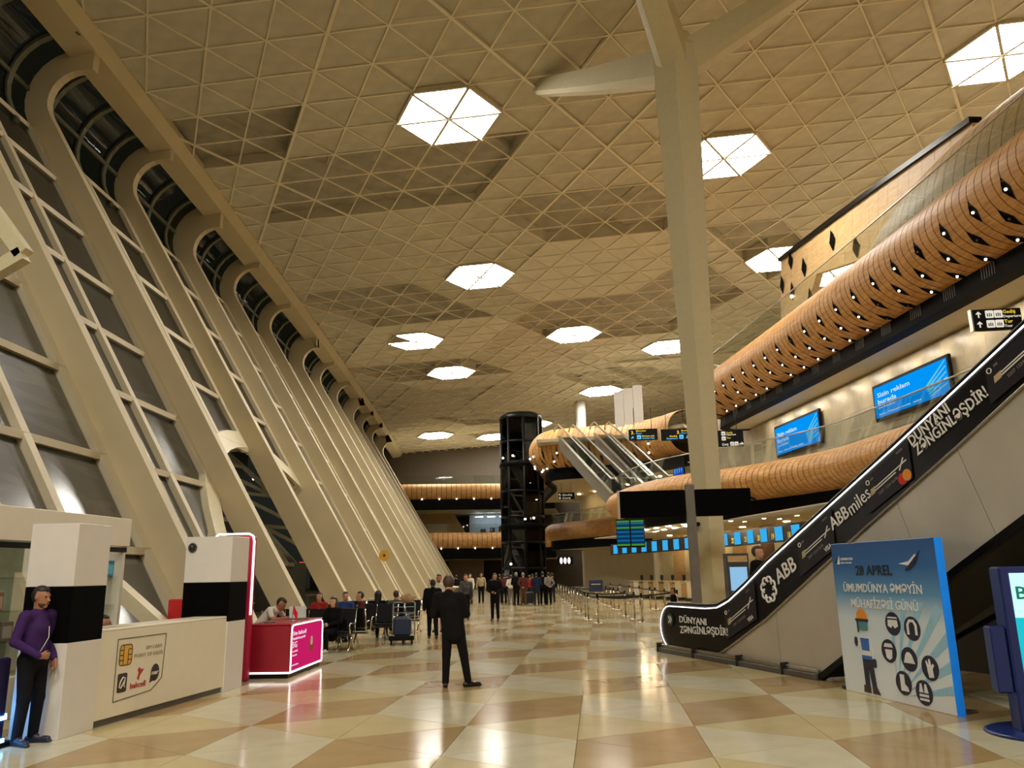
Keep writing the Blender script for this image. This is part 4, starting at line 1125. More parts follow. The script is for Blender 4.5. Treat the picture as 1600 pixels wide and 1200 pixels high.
# wall screens on the first level
def wscreen(px, label, big):
    c = [on_off(u, v, 3.42) for (u, v) in px]      # lower left, lower right, upper right, upper left
    o_ = np.mean(c, axis=0); xd = c[1] - c[0]; wd = np.linalg.norm(xd[:2]); x_ = np.array([xd[0], xd[1], 0]); x_ /= np.linalg.norm(x_)
    h_ = (c[3][2] - c[0][2] + c[2][2] - c[1][2]) / 2
    t = thing('wall_screen', label, 'screen', o_, math.atan2(x_[1], x_[0]), 'advertising screens on the upper wall')
    W, H = wd / 2, h_ / 2
    obj('bezel', MB().bevbox(-W - .14, W + .14, 0.0, 0.14, -H - .14, H + .14, 0.03), black_m, t)
    obj('display', MB().box(-W, W, -0.012, 0.0, -H, H), emis('ad_blue', (0, 140, 232), 1.15), t)
    wt = emis('ad_white', (215, 240, 250), 0.9); cy = emis('ad_cyan', (120, 220, 245), 0.8)
    text('Sizin reklam', (-W * .9, -0.016, H * .32), (1, 0, 0), (0, 0, 1), W * .95, wt, t, H * .3)
    text('burada', (-W * .9, -0.016, -H * .12), (1, 0, 0), (0, 0, 1), W * .55, wt, t, H * .3)
    text('yerləşdirin', (-W * .9, -0.016, -H * .42), (1, 0, 0), (0, 0, 1), W * .5, wt, t, H * .12)
    text('Baku  Airport media  2024', (-W * .9, -0.016, -H * .84), (1, 0, 0), (0, 0, 1), W * 1.2, wt, t, H * .1)
    for k in range(5):
        x0 = W * (.42 + .02 * k); obj('streak', plate([(x0, -H * (.2 + .15 * k)), (x0 + W * .06, -H * (.25 + .15 * k)), (W * .97, H * (.95 - .33 * k)), (W * .97, H * (.85 - .33 * k))][:4], (0, -0.014, 0), (1, 0, 0), (0, 0, 1), 0.003), cy, t)
    return t
wscreen([(1214, 712), (1281, 689), (1279, 645), (1211, 668)], 'smaller lit blue advertising screen on the stone wall, left one', 0)
wscreen([(1371, 655), (1486, 612), (1478, 562), (1364, 606)], 'larger lit blue advertising screen on the stone wall, cut by the escalator', 1)
p = on_off(1060, 733, 3.0)
t = thing('wall_screen', 'far small blue screen with white figures beside the tree column trunk', 'screen', p, math.atan2(-0.95, 0.2))
obj('bezel', MB().bevbox(-1.3, 1.3, 0, 0.1, -0.6, 0.6, 0.02), black_m, t)
obj('display', MB().box(-1.2, 1.2, -0.012, 0.0, -0.5, 0.5), emis('ad_blue2', (0, 80, 230), 0.8), t)
for k in range(4): obj('figure_print', plate(circ(-0.85 + k * .55, 0, .12, 12, .32), (0, -0.014, 0), (1, 0, 0), (0, 0, 1), 0.003), emis('ad_cyan', (120, 220, 245), 0.8), t)

# hanging direction signs with writing
yel = mat('sign_yellow_ink', (236, 204, 60), 0.5, emit=((236, 204, 60), 0.45)); wht = mat('sign_white_ink', (236, 236, 230), 0.5, emit=((236, 236, 230), 0.4)); sbl = mat('sign_blue_ink', (90, 190, 245), 0.5, emit=((70, 170, 240), 0.6))
def arrow(o_, s, ang, m, t):
    R = lambda x, y: (x * math.cos(ang) - y * math.sin(ang), x * math.sin(ang) + y * math.cos(ang))
    poly = [(-.1, -.5), (.1, -.5), (.1, .1), (.38, .1 - .12), (.38, .12), (0, .5), (-.38, .12), (-.38, -.02), (-.1, .1)]
    obj('arrow_print', plate([R(a * s, b_ * s) for a, b_ in poly], o_, (1, 0, 0), (0, 0, 1), 0.004), m, t)
def icon(o_, s, m, t):
    obj('icon_print', plate(rrect(0, 0, s, s, s * .12), o_, (1, 0, 0), (0, 0, 1), 0.004), m, t)
    for k in range(3): obj('icon_glyph', plate([(s * (.2 + .22 * k), s * .2), (s * (.32 + .22 * k), s * .2), (s * (.32 + .22 * k), s * (.6 + .1 * (k == 1))), (s * (.2 + .22 * k), s * .6)], (o_[0], o_[1] - 0.005, o_[2]), (1, 0, 0), (0, 0, 1), 0.002), black_m, t)
def hsign(px0, px1, y, label, lines, name='hanging_sign', rods=True, rot=0.0):
    a = AY(px0[0], px0[1], y); b_ = AY(px1[0], px1[1], y); W = b_[0] - a[0]; H = a[2] - b_[2]
    t = thing(name, label, 'sign', (a[0], y, b_[2]), rot)
    obj('board', MB().bevbox(0, W, 0.0, 0.12, 0, H, 0.015), black_m, t)
    obj('end_cap', MB().box(-0.03, 0.0, -0.01, 0.13, -0.01, H + 0.01), steel, t)
    if rods:
        for x in (W * .2, W * .8): obj('hanger', MB().bar((x, .06, H), (x, .06, H + 1.2), .03, .03), dark_metal, t)
    for it in lines:
        k, x, z, s, m = it[:5]; o_ = (x * W, -0.006, z * H)
        if k == 'a': arrow(o_, s * H, it[5], m, t)
        elif k == 'i': icon(o_, s * H, m, t)
        else: text(k, o_, (1, 0, 0), (0, 0, 1), it[5] * W, m, t, s * H)
    return t
hsign((1518, 484), (1600, 513), 17.5, 'black hanging sign with arrows and white symbols at the right edge', [('a', .12, .74, .3, wht, 0), ('a', .12, .27, .3, wht, 0), ('i', .26, .56, .36, wht), ('i', .44, .56, .36, wht), ('i', .26, .1, .36, wht), ('i', .44, .1, .36, wht), ('Gediş', .62, .76, .16, yel, .26), ('Departure', .62, .56, .12, wht, .36), ('Tur', .62, .3, .16, yel, .18), ('Tour', .62, .1, .12, wht, .16)], rods=False)
hsign((982, 671), (1028, 687), 44.0, 'black hanging sign starting with a yellow 3, left of two', [('3.', .08, .55, .3, yel, .12), ('Mərtəbə', .26, .76, .15, yel, .34), ('Floor', .26, .56, .13, sbl, .2), ('a', .12, .25, .3, sbl, -.8), ('i', .28, .1, .36, sbl), ('Dünya zalı', .46, .3, .14, yel, .42), ('Global Hall', .46, .1, .14, sbl, .42)])
hsign((1032, 671), (1078, 687), 44.0, 'black hanging sign starting with a yellow 3, beside the column', [('3.', .56, .55, .3, yel, .12), ('Mərtəbə', .72, .76, .13, yel, .26), ('Floor', .72, .56, .12, sbl, .18), ('Gediş', .3, .3, .14, yel, .26), ('Departure', .2, .1, .14, sbl, .38), ('i', .64, .1, .36, sbl), ('a', .92, .25, .3, sbl, -.8)])
hsign((1112, 673), (1163, 697), 40.0, 'black hanging sign with a white arrow just right of the tree column', [('i', .3, .68, .24, wht), ('i', .3, .38, .24, wht), ('Gediş', .46, .8, .1, yel, .2), ('Departure', .46, .68, .1, wht, .3), ('Tur', .46, .48, .1, yel, .14), ('Çıxış', .3, .08, .14, wht, .2), ('i', .56, .06, .22, wht), ('i', .7, .06, .22, wht), ('a', .92, .16, .24, wht, -math.pi / 2)])
hsign((872, 770), (898, 780), 70.0, 'small black hanging sign in the bright room of the far balcony', [('a', .1, .7, .4, wht, .8), ('Gediş', .25, .55, .25, wht, .6), ('a', .1, .25, .4, wht, 3.1), ('Çıxış', .25, .1, .25, wht, .5)])
p = AY(883, 876, 84.0)
t = thing('toilet_sign', 'small lit white pictogram sign on the dark far wall', 'sign', (p[0], 84.0, p[2]))
obj('board', MB().bevbox(-0.8, 0.8, 0, 0.1, -0.4, 0.4, 0.02), black_m, t)
for k in range(3): obj('figure_print', plate(circ(-0.4 + k * .4, 0, .16, 12, .34), (0, -0.006, 0), (1, 0, 0), (0, 0, 1), 0.003), emis('sign_lit', (255, 250, 240), 1.2), t)
# ================================================================== WHITE KIOSK (phone cards) at the lower left
t = thing('kiosk_post', 'white square kiosk post with black band, tall one beside the purple shirted person', 'post', (-6.97, 9.40, 0))
W_, D_ = 0.62, 0.68
for (z0, z1, m, n_) in ((0, 1.08, white_cool, 'lower_panel'), (1.08, 1.74, black_matte, 'black_band'), (1.74, 2.5, white_cool, 'upper_panel')):
    obj(n_, MB().bevbox(0, W_, 0, D_, z0, z1, 0.004), m, t)
obj('plinth', MB().box(0.02, W_ - .02, 0.02, D_ - .02, 0, 0.05), grey_metal, t)
t = thing('kiosk_post', 'white square kiosk post with black band and small round camera, at the counter end', 'post', (-6.98, 13.26, 0), math.radians(0))
for (z0, z1, m, n_) in ((0, 1.10, white_cool, 'lower_panel'), (1.10, 1.74, black_matte, 'black_band'), (1.74, 2.5, white_cool, 'upper_panel')):
    obj(n_, MB().bevbox(0, .82, 0, D_, z0, z1, 0.004), m, t)
obj('camera_dome', MB().ball((.12, -.02, 2.32), .055), mat('dome_glass', (40, 40, 36), .15), t); obj('camera_ring', MB().tube([(.12 + .07 * math.cos(a), -.012, 2.32 + .07 * math.sin(a)) for a in np.linspace(0, 6.3, 16)], .012, 5), grey_metal, t)
t = thing('kiosk_counter', 'long cream kiosk counter printed with a phone card outline and three logos', 'counter', (-6.37, 10.09, 0), math.atan2(3.2, 0.19))
CLn = 3.2
# local x runs along the counter away from the camera, local -y faces the hall
obj('front_panel', MB().bevbox(0, CLn, 0.0, 0.06, 0.08, 1.15, 0.006), white_m, t)
obj('worktop', MB().bevbox(-0.0, CLn, 0.0, 0.55, 1.15, 1.19, 0.01), white_m, t)
obj('plinth', MB().box(0.02, CLn - .02, 0.03, 0.5, 0, 0.08), grey_metal, t)
ink = mat('print_grey_line', (112, 104, 86), 0.5); gold = mat('print_gold', (224, 172, 62), 0.4); inkd = mat('print_brown_black', (52, 36, 40), 0.5); redp = mat('print_red', (176, 46, 50), 0.5)
def kp(poly, m, n_, z=.002): return obj(n_, plate(poly, (0, -z, 0), (1, 0, 0), (0, 0, 1), .002), m, t)
ol = [(0.36, 0.26), (1.18, 0.30), (1.42, 0.44), (1.46, 1.04), (0.36, 1.04)]
mb = MB()
for a, b_ in zip(ol, ol[1:] + ol[:1]): mb.bar((a[0], -.003, a[1]), (b_[0], -.003, b_[1]), .006, .013)
obj('outline_print', mb, ink, t)
kp(rrect(.42, .70, .68, .96, .05), gold, 'chip_print')
mb = MB()
for (a, b_) in (((.50, .70), (.50, .96)), ((.60, .70), (.60, .90)), ((.42, .765), (.50, .765)), ((.42, .83), (.50, .83)), ((.42, .895), (.50, .895)), ((.60, .765), (.68, .765)), ((.60, .83), (.68, .83)), ((.60, .90), (.68, .90))): mb.bar((a[0], -.005, a[1]), (b_[0], -.005, b_[1]), .003, .012)
cr = rrect(.42, .70, .68, .96, .05)
for a, b_ in zip(cr, cr[1:] + cr[:1]): mb.bar((a[0], -.005, a[1]), (b_[0], -.005, b_[1]), .003, .012)
obj('chip_lines', mb, mat('print_brown', (80, 58, 24), .5), t)
text('SIM CARD', (.99, -.003, .86), (1, 0, 0), (0, 0, 1), .38, mat('print_faint', (158, 148, 122), .5), t, .05, bold=0.0); text('POINT OF SALES', (.74, -.003, .77), (1, 0, 0), (0, 0, 1), .66, mat('print_faint', (158, 148, 122), .5), t, .05, bold=0.0)
kp(rrect(.42, .36, .62, .60, .03), inkd, 'logo_print')
mb = MB(); mb.tube([(.56, -.006, .54), (.53, -.006, .55), (.48, -.006, .50), (.46, -.006, .43), (.49, -.006, .41), (.54, -.006, .47), (.575, -.006, .54), (.555, -.006, .44), (.58, -.006, .42)], .009, 5); obj('logo_stroke', mb, white_m, t)
text('bakcell', (.70, -.003, .38), (1, 0, 0), (0, 0, 1), .34, redp, t, .075)
kp([(.84, .49), (.88, .47), (.90, .53), (.95, .57), (.98, .61), (.92, .61), (.87, .64), (.84, .60), (.87, .57)], redp, 'logo_print')
kp(circ(1.25, .53, .10, 20, .115), inkd, 'logo_print'); kp([(1.15, .50), (1.24, .43), (1.13, .40)], inkd, 'logo_print'); text('nar', (1.17, -.005, .505), (1, 0, 0), (0, 0, 1), .16, white_m, t, .06)
t = thing('kiosk_cabinet', 'white back cabinet of the kiosk with glass shelves and a tilted header board', 'cabinet', (-8.0, 9.2, 0), math.pi / 2)
obj('back_panel', MB().box(0, 3.95, 0.35, 0.4, 0, 2.45), mat('cabinet_sage', (150, 160, 136), .6), t)
obj('header_board', MB().bevbox(-0.1, 3.98, -0.05, 0.02, 2.36, 2.82, .006), white_m, t)
obj('dark_strip', MB().box(0, 3.95, -0.02, 0.0, 2.26, 2.34), black_m, t)
for z in (0.6, 1.0, 1.4, 1.85): obj('shelf', MB().box(0, 3.95, 0.05, 0.35, z, z + .015), glass_clear, t)
for x in (0.0, 1.95, 3.87): obj('upright', MB().box(x, x + .08, 0, 0.4, 0, 2.36), white_m, t)
obj('base_cupboard', MB().bevbox(0, 3.95, 0.0, 0.4, 0, 0.55, .01), white_m, t)
for n, (x, z, c, lab) in enumerate(((1.0, 1.865, (40, 44, 40), 'dark boxed gadget on the top shelf, left of the post'), (1.25, 1.415, (120, 88, 64), 'small framed picture card on the second shelf'), (1.0, 1.015, (58, 64, 54), 'round dark logo card on the third shelf'), (1.5, 1.015, (90, 80, 64), 'brownish gadget box on the third shelf'), (1.2, 0.615, (44, 50, 60), 'dark gadget box on the lowest shelf'), (3.75, 1.865, (64, 150, 190), 'bright blue card on the top shelf right of the post'), (3.4, 1.865, (150, 140, 110), 'tan card on the top shelf right of the post'))):
    p = (-8.0 - 0.16, 9.2 + x, z)
    o = thing('display_box', lab, 'box', p, math.pi / 2)
    obj('carton', MB().bevbox(-.12, .12, -.03, .03, 0, .26, .008), mat('carton_%d' % n, c, .5), o)
    obj('front_label', MB().box(-.09, .09, -.033, -.03, .04, .2), mat('carton_label_%d' % n, tuple(min(255, k + 50) for k in c), .5), o)

t = thing('blue_lit_stand', 'dark blue lit stand cut off by the lower left corner', 'stand', (G(14, 1180)[0] - .48, G(14, 1180)[1] + .26, 0))
obj('body', MB().bevbox(-0.5, 0.12, -0.25, 0.1, 0.06, 0.97, .02), mat('stand_navy', (34, 30, 70), .35), t)
obj('light_strip', MB().box(-0.5, 0.13, -0.27, -0.25, 0.30, 0.34).box(-0.5, 0.13, -0.27, -0.25, 0.06, 0.10).box(0.12, 0.135, -0.25, 0.1, 0.30, 0.34).box(0.12, 0.135, -0.25, 0.1, 0.06, 0.10).box(-0.5, 0.12, 0.1, 0.115, 0.30, 0.36), emis('led_blue', (80, 170, 255), 22.0), t)
obj('base', MB().bevbox(-0.55, 0.14, -0.3, 0.25, 0, 0.06, .01), black_m, t)

# ================================================================== RED COUNTER with light edges
red_m = mat('red_laminate', (150, 24, 44), 0.35); mag = emis('pink_screen', (222, 34, 110), 0.75); mag2 = emis('pink_screen_light', (255, 220, 235), 0.9)
RCp = (-6.52, 14.86, 0)
t = thing('red_counter', 'red promotion counter with white light edges and a pink end panel', 'counter', RCp, math.radians(4))
Wc, Lc, Hc = 0.82, 2.2, 0.93
obj('body', MB().bevbox(0, Wc, 0, Lc, 0.10, Hc, .02), red_m, t)
obj('plinth', MB().box(0.03, Wc - .03, 0.03, Lc - .03, 0, 0.10), black_m, t)
obj('light_strip', MB().box(-.005, Wc + .012, -.012, 0.0, 0.085, 0.115).box(Wc, Wc + .012, 0, Lc, 0.085, 0.115), led_w, t)
loop = [(Wc + .012, y, z) for (y, z) in [(0.03, .12), (0.03, .80), (0.06, .90), (0.14, .93), (Lc - .2, .93), (Lc - .08, .90), (Lc - .03, .82), (Lc - .03, .12)]]
obj('light_edge', MB().tube(loop, .012, 6), led_w, t)
obj('end_screen', MB().box(Wc, Wc + .006, 0.06, Lc - .06, .13, .90), mag, t)
obj('worktop', MB().bevbox(-.02, Wc + .0, 0, Lc, Hc, Hc + .03, .008), red_m, t)
for (s, z, h_, w_) in (('Sən bakcell', .74, .075, .85), ('Səninlə hər yerdə!', .66, .045, .8), ('5G', .52, .11, .28), ('ən sürətli', .44, .035, .32), ('internet', .37, .035, .28), ('bakcell.az', .20, .03, .4)):
    text(s, (Wc + .008, .12, z), (0, 1, 0), (0, 0, 1), w_, mag2, t, h_)
obj('figure_print', plate(circ(1.35, .45, .16, 16, .1), (Wc + .007, 0, 0), (0, 1, 0), (0, 0, 1), .002), redp, t); obj('figure_print', plate(circ(1.38, .56, .08, 14, .09), (Wc + .009, 0, 0), (0, 1, 0), (0, 0, 1), .002), white_m, t)
t = thing('flag', 'small red desk flag on a thin stick on the red counter', 'flag', (-6.0, 15.75, 0.96))
obj('stick', MB().tube([(0, 0, 0), (0, 0, .34)], .005, 6), steel, t); obj('base', MB().lathe([(.04, 0), (.035, .015), (.01, .02)], (0, 0, 0), 12), steel, t)
mb = MB(); mb.grid([[(.005 + .012 * k, .012 * math.sin(k * .9), .32 - .02 * k), (.005 + .012 * k + .0, .012 * math.sin(k * .9), .15 - .02 * k)] for k in range(9)], True); obj('cloth', mb, mat('flag_red', (206, 30, 34), .7), t)
t = thing('laptop', 'grey open laptop seen from behind on the red counter', 'laptop', (-6.15, 16.5, 0.96), math.radians(30))
obj('base', MB().bevbox(-.17, .17, -.12, .12, 0, .02, .005), grey_metal, t); obj('lid', MB().prism([(-.17, .12, .02), (.17, .12, .02), (.17, .20, .25), (-.17, .20, .25)], (0, .01, 0)), mat('laptop_grey', (150, 148, 140), .4, .5), t)
t = thing('tablet', 'dark tablet lying on the red counter before the leaning person', 'tablet', (-6.28, 15.3, 0.96), .4); obj('screen', MB().bevbox(-.1, .1, -.13, .13, 0, .012, .004), black_m, t); obj('bezel', MB().box(-.11, .11, -.14, .14, 0, .006), grey_metal, t)
t = thing('red_totem', 'tall red panel with a rounded white light edge behind the kiosk end post', 'totem', (-7.24, 14.5, 0))
obj('panel', MB().bevbox(0, 0.92, 0, 0.14, 0, 2.56, .03), mat('totem_red', (176, 26, 62), .4), t)
obj('light_edge', MB().tube([(.12, -.01, 1.0), (.12, -.01, 2.40), (.16, -.01, 2.54), (.24, -.01, 2.60), (.82, -.01, 2.60), (.90, -.01, 2.56), (.93, -.01, 2.46), (.93, -.01, 1.15)], .018, 6), led_w, t)
t = thing('red_box', 'plain red upright panel left of the kiosk end post', 'panel', (-8.45, 15.5, 0)); obj('panel', MB().bevbox(0, .5, 0, .1, 0, 1.42, .02), mat('panel_red', (190, 28, 34), .45), t); obj('foot', MB().box(-.05, .55, -.1, .2, 0, .03), black_m, t)

# ================================================================== AIRPORT BENCHES
seat_k = mat('seat_black', (14, 14, 15), 0.5, var=.15, spec=.15)
def make_bench(label, loc, rot, n=4):
    t = thing('airport_bench', label, 'bench', loc, rot)
    W0 = 0.62
    for k in range(n):
        x = k * W0
        mb = MB(); pr = [(0.02, .44), (.08, .42), (.42, .44), (.48, .43), (.48, .47), (.42, .49), (.08, .47), (.02, .49)]
        mb.prism([(x + .04, -p[0] + .25, p[1]) for p in pr], (W0 - .08, 0, 0)); obj('seat', mb, seat_k, t)
        mb = MB(); mb.prism([(x + .04, .22, .50), (x + .04, .27, .50), (x + .04, .40, 1.0), (x + .04, .35, 1.0)], (W0 - .08, 0, 0)); obj('backrest', mb, seat_k, t)
    for k in range(n + 1):
        x = k * W0
        arm = [(x, .36, .98), (x, .27, .62), (x, .24, .40), (x, .02, .38)]
        obj('back_support', MB().tube(arm, .016, 6), chrome, t)
        obj('armrest', MB().tube([(x, .27, .64), (x, .0, .66), (x, -.18, .65), (x, -.21, .58), (x, -.14, .42)], .018, 6), chrome, t)
    for x in (W0 * .5, W0 * (n - .5)):
        obj('leg', MB().tube([(x, -.22, .015), (x, -.12, .06), (x, .06, .36)], .02, 6), chrome, t); obj('leg', MB().tube([(x, .36, .015), (x, .26, .06), (x, .06, .36)], .02, 6), chrome, t)
    x = W0 * n - .02
    obj('end_leg', MB().tube([(x, -.24, .015), (x, -.15, .08), (x, -.04, .24), (x, .06, .36)], .022, 6), chrome, t); obj('end_leg', MB().tube([(x, .34, .015), (x, .24, .08), (x, .12, .24), (x, .06, .36)], .022, 6), chrome, t)
    obj('beam', MB().bar((0, .06, .37), (W0 * n, .06, .37), .05, .05), grey_metal, t)
    return t
make_bench('black airport bench with chrome arms, nearest row, the woman in black sits on it', (-8.62, 20.15, 0), 0)
make_bench('black airport bench back to back with the nearest row', (-6.0, 21.15, 0), math.pi)
make_bench('black airport bench, front one of the second pair of rows', (-8.3, 23.2, 0), 0)
make_bench('black airport bench, rear one of the second pair of rows', (-5.7, 24.2, 0), math.pi)
make_bench('black airport bench in the farthest row by the ribs', (-8.3, 26.4, 0), 0)

# ================================================================== LUGGAGE TROLLEY
t = thing('luggage_trolley', 'grey luggage trolley with a blue bag and a light basket, beside the benches', 'trolley', (-5.35, 22.2, 0), math.radians(10))
alu = mat('trolley_aluminium', (150, 146, 134), .35, .7)
for x in (-.3, .3): obj('side_frame', MB().tube([(x, -.42, .16), (x, .38, .18), (x, .42, .55), (x, .46, 1.02)], .02, 6), alu, t)
obj('handle', MB().tube([(-.3, .46, 1.02), (-.28, .50, 1.06), (.28, .50, 1.06), (.3, .46, 1.02)], .022, 6), alu, t)
obj('deck', MB().bevbox(-.3, .3, -.5, .36, .16, .20, .01), alu, t); obj('bumper', MB().bevbox(-.34, .34, -.56, -.5, .12, .24, .02), black_m, t)
mb = MB()
for z in (.80, .95): mb.tube([(-.28, .42, z), (-.28, .16, z), (.28, .16, z), (.28, .42, z)], .01, 5)
obj('basket', mb, mat('basket_blue_grey', (116, 140, 150), .5), t)
for z in (.5, .75): obj('cross_bar', MB().tube([(-.3, .42, z), (.3, .42, z)], .014, 6), alu, t)
for (x, y) in ((-.27, -.4), (.27, -.4), (0.0, .4)):
    obj('wheel', MB().tube([(x - .025, y, .09), (x + .025, y, .09)], .09, 14), black_m, t)
t = thing('travel_bag', 'dark blue travel bag standing on the luggage trolley', 'bag', (-5.35, 22.15, .20), math.radians(10)); obj('body', MB().bevbox(-.24, .24, -.2, .18, 0, .5, .06), mat('bag_blue', (34, 44, 72), .7), t); obj('handle', MB().tube([(-.1, 0, .49), (-.08, 0, .57), (.08, 0, .57), (.1, 0, .49)], .012, 6), black_m, t)
t = thing('bundle', 'crumpled beige bundle lying on top of the luggage trolley basket', 'bundle', (-5.3, 22.6, 1.06), .4)
rn = random.Random(5); mb = MB()
rows = []
for i in range(9):
    a = math.pi * i / 8; rows.append([((.2 * math.sin(a) + .002) * math.cos(2 * math.pi * k / 14) * rn.uniform(.85, 1.15), (.12 * math.sin(a) + .002) * math.sin(2 * math.pi * k / 14) * rn.uniform(.85, 1.15), .13 - .13 * math.cos(a)) for k in range(14)])
mb.grid(rows, True, True); obj('cloth', mb, mat('bundle_beige', (170, 140, 104), .85, var=.3), t)
t = thing('luggage_trolley', 'empty grey luggage trolley farther back behind the bench rows', 'trolley', (-7.3, 27.6, 0), math.radians(80))
for x in (-.3, .3): obj('side_frame', MB().tube([(x, -.42, .16), (x, .38, .18), (x, .42, .55), (x, .46, 1.02)], .02, 6), alu, t)
obj('handle', MB().tube([(-.3, .46, 1.02), (.3, .46, 1.02)], .022, 6), alu, t); obj('deck', MB().bevbox(-.3, .3, -.5, .36, .16, .20, .01), alu, t)
for (x, y) in ((-.27, -.4), (.27, -.4), (0.0, .4)): obj('wheel', MB().tube([(x - .025, y, .09), (x + .025, y, .09)], .09, 14), black_m, t)
t = thing('waste_bin', 'round steel bin with a pale lid near the rib feet behind the trolley', 'bin', tuple((G(640, 945)[:2] + np.array([2.6, 0]))) + (0,)); obj('body', MB().lathe([(.42, 0), (.46, .8), (.5, .95), (.46, 1.0)], (0, 0, 0), 20), brass, t); obj('lid', MB().lathe([(.5, 1.0), (.48, 1.06), (.3, 1.08)], (0, 0, 0), 20), white_m, t)
t = thing('wall_badge', 'round yellow sticker with a dark star on a leaning rib', 'sticker', tuple(AY(601, 868, 43.0)))
d_ = 0.30; obj('disc', MB().prism([(d_ * math.cos(a), -.06, d_ * math.sin(a)) for a in np.linspace(0, 6.283, 25)[:-1]], (0, -.02, 0)), mat('sticker_yellow', (206, 160, 50), .5), t)
obj('star', MB().prism([((.12 if k % 2 == 0 else .05) * math.sin(k * math.pi / 5), -.085, (.12 if k % 2 == 0 else .05) * math.cos(k * math.pi / 5)) for k in range(10)], (0, -.01, 0)), inkd, t)

# ================================================================== BELT BARRIERS
posts = [(935, 974), (920, 969), (915, 966), (908, 959), (903, 955), (897, 949), (893, 946), (889, 942.5), (885, 939.5), (881, 936.5), (877, 934), (873, 931.5), (869, 929.5)]
row2 = [(1004, 973), (992, 968), (978, 963), (967, 953), (960, 951), (955, 947.5), (948, 945), (942, 943), (936, 940), (930, 937)]
row3 = [(1060, 962), (1040, 958), (1025, 953), (1017, 951), (1000, 946), (985, 942), (970, 938), (955, 935)]
proto_b = None; nth = 0
belt_m = mat('belt_black', (22, 20, 20), .7)
for ri, row in enumerate((posts, row2, row3)):
    for k, (u, v) in enumerate(row):
        c = G(u, v)
        nx_ = G(*row[k + 1]) - c if k + 1 < len(row) else None
        lab = ['belt barrier post with steel base, row beside the open walkway', 'belt barrier post with steel base, middle row of the queue', 'belt barrier post with steel base, row nearest the check-in desks'][ri]
        if k == 0: lab = ['nearest belt barrier post on its own corner beside the walkway', 'nearest belt barrier post of the middle row, by the escalator foot', 'belt barrier post partly behind the escalator foot'][ri]
        if k: lab = NTH[k].replace('last', 'twenty-first') + ' post from the near end, ' + ['belt barrier row beside the open walkway', 'middle belt barrier row of the queue', 'belt barrier row nearest the check-in desks'][ri]
        t = thing('barrier_post', lab, 'barrier', (c[0], c[1], 0), 0, None if k == 0 else 'barrier posts of queue row %d' % (ri + 1))
        if proto_b is None:
            proto_b = [obj('base', MB().lathe([(.20, 0), (.20, .015), (.17, .03), (.05, .05)], (0, 0, 0), 16), brass, t), obj('pole', MB().lathe([(.033, .03), (.033, .88)], (0, 0, 0), 10), brass, t), obj('head', MB().lathe([(.042, .88), (.042, 1.0), (.03, 1.02)], (0, 0, 0), 10), black_m, t)]
        else:
            for o in proto_b: c2 = o.copy(); COL.objects.link(c2); c2.parent = t
        if nx_ is not None and np.linalg.norm(nx_) < 9:
            L = np.linalg.norm(nx_); pts = [np.array([nx_[0] * q, nx_[1] * q, .93 - .05 * math.sin(math.pi * q)]) for q in np.linspace(0, 1, 7)]
            mb = MB()
            for a, b_ in zip(pts[:-1], pts[1:]): mb.bar(a, b_, .012, .06)
            obj('belt', mb, belt_m, t)
for (a, b_) in (((935, 974), (1060, 962)), ((935, 974), (1004, 973)), ((908, 959), (978, 963)), ((889, 942.5), (960, 951))):
    p, q = G(*a), G(*b_); t = thing('barrier_belt', 'black belt stretched across between two barrier rows, ' + ['front one behind the child', 'lower front one to the middle row', 'second one across', 'far one across'][[935, 935, 908, 889].index(a[0]) if b_[0] != 1004 else 1], 'belt', (p[0], p[1], .92)); d = q - p
    mb = MB(); pts = [np.array([d[0] * s, d[1] * s, -.06 * math.sin(math.pi * s)]) for s in np.linspace(0, 1, 9)]
    for x, y in zip(pts[:-1], pts[1:]): mb.bar(x, y, .012, .06)
    obj('band', mb, belt_m, t)
    obj('clip', MB().box(-.03, .03, -.03, .03, -.05, .05), black_m, t)
c = G(933, 960); t = thing('queue_sign', 'small dark blue sign card standing on a belt barrier', 'sign', (c[0], c[1], 0)); obj('card', MB().bevbox(-.3, .3, -.02, .02, .95, 1.45, .01), mat('card_blue', (30, 46, 76), .5), t); obj('post', MB().lathe([(.16, 0), (.16, .02), (.03, .04), (.025, .95)], (0, 0, 0), 10), brass, t); obj('line_print', MB().box(-.2, .2, -.024, -.02, 1.25, 1.28), white_m, t)

# self service kiosks just behind the escalator foot
def ssk(label, loc, rot, h_=2.2):
    t = thing('check_in_kiosk', label, 'kiosk', loc, rot)
    obj('body', MB().prism([(-.3, -.05, .0), (-.3, -.32, .0), (-.3, -.34, .9), (-.3, -.12, 1.12), (-.3, -.10, h_), (-.3, .14, h_), (-.3, .18, 0)], (.6, 0, 0)), mat('kiosk_graphite', (62, 62, 66), .4), t)
    obj('screen', MB().prism([(-.23, -.125, 1.25), (.23, -.125, 1.25), (.23, -.115, 1.85), (-.23, -.115, 1.85)], (0, -.01, 0)), emis('kiosk_screen', (150, 200, 236), .9), t)
    obj('lower_screen', MB().prism([(-.2, -.345, .93), (.2, -.345, .93), (.2, -.14, 1.11), (-.2, -.14, 1.11)], (0, -.01, .01)), emis('kiosk_screen_dim', (170, 186, 210), .5), t)
    obj('header', MB().box(-.26, .26, -.115, -.10, h_ - .22, h_ - .06), wood_lt, t)
p = AY(1152, 900, 22.2); ssk('graphite self check-in kiosk with two lit screens behind the escalator', (p[0], 22.2, 0), math.radians(10))
p = AY(1098, 900, 30.0); ssk('graphite self check-in kiosk, its bright screen beside the column foot', (p[0], 30.0, 0), math.radians(20))

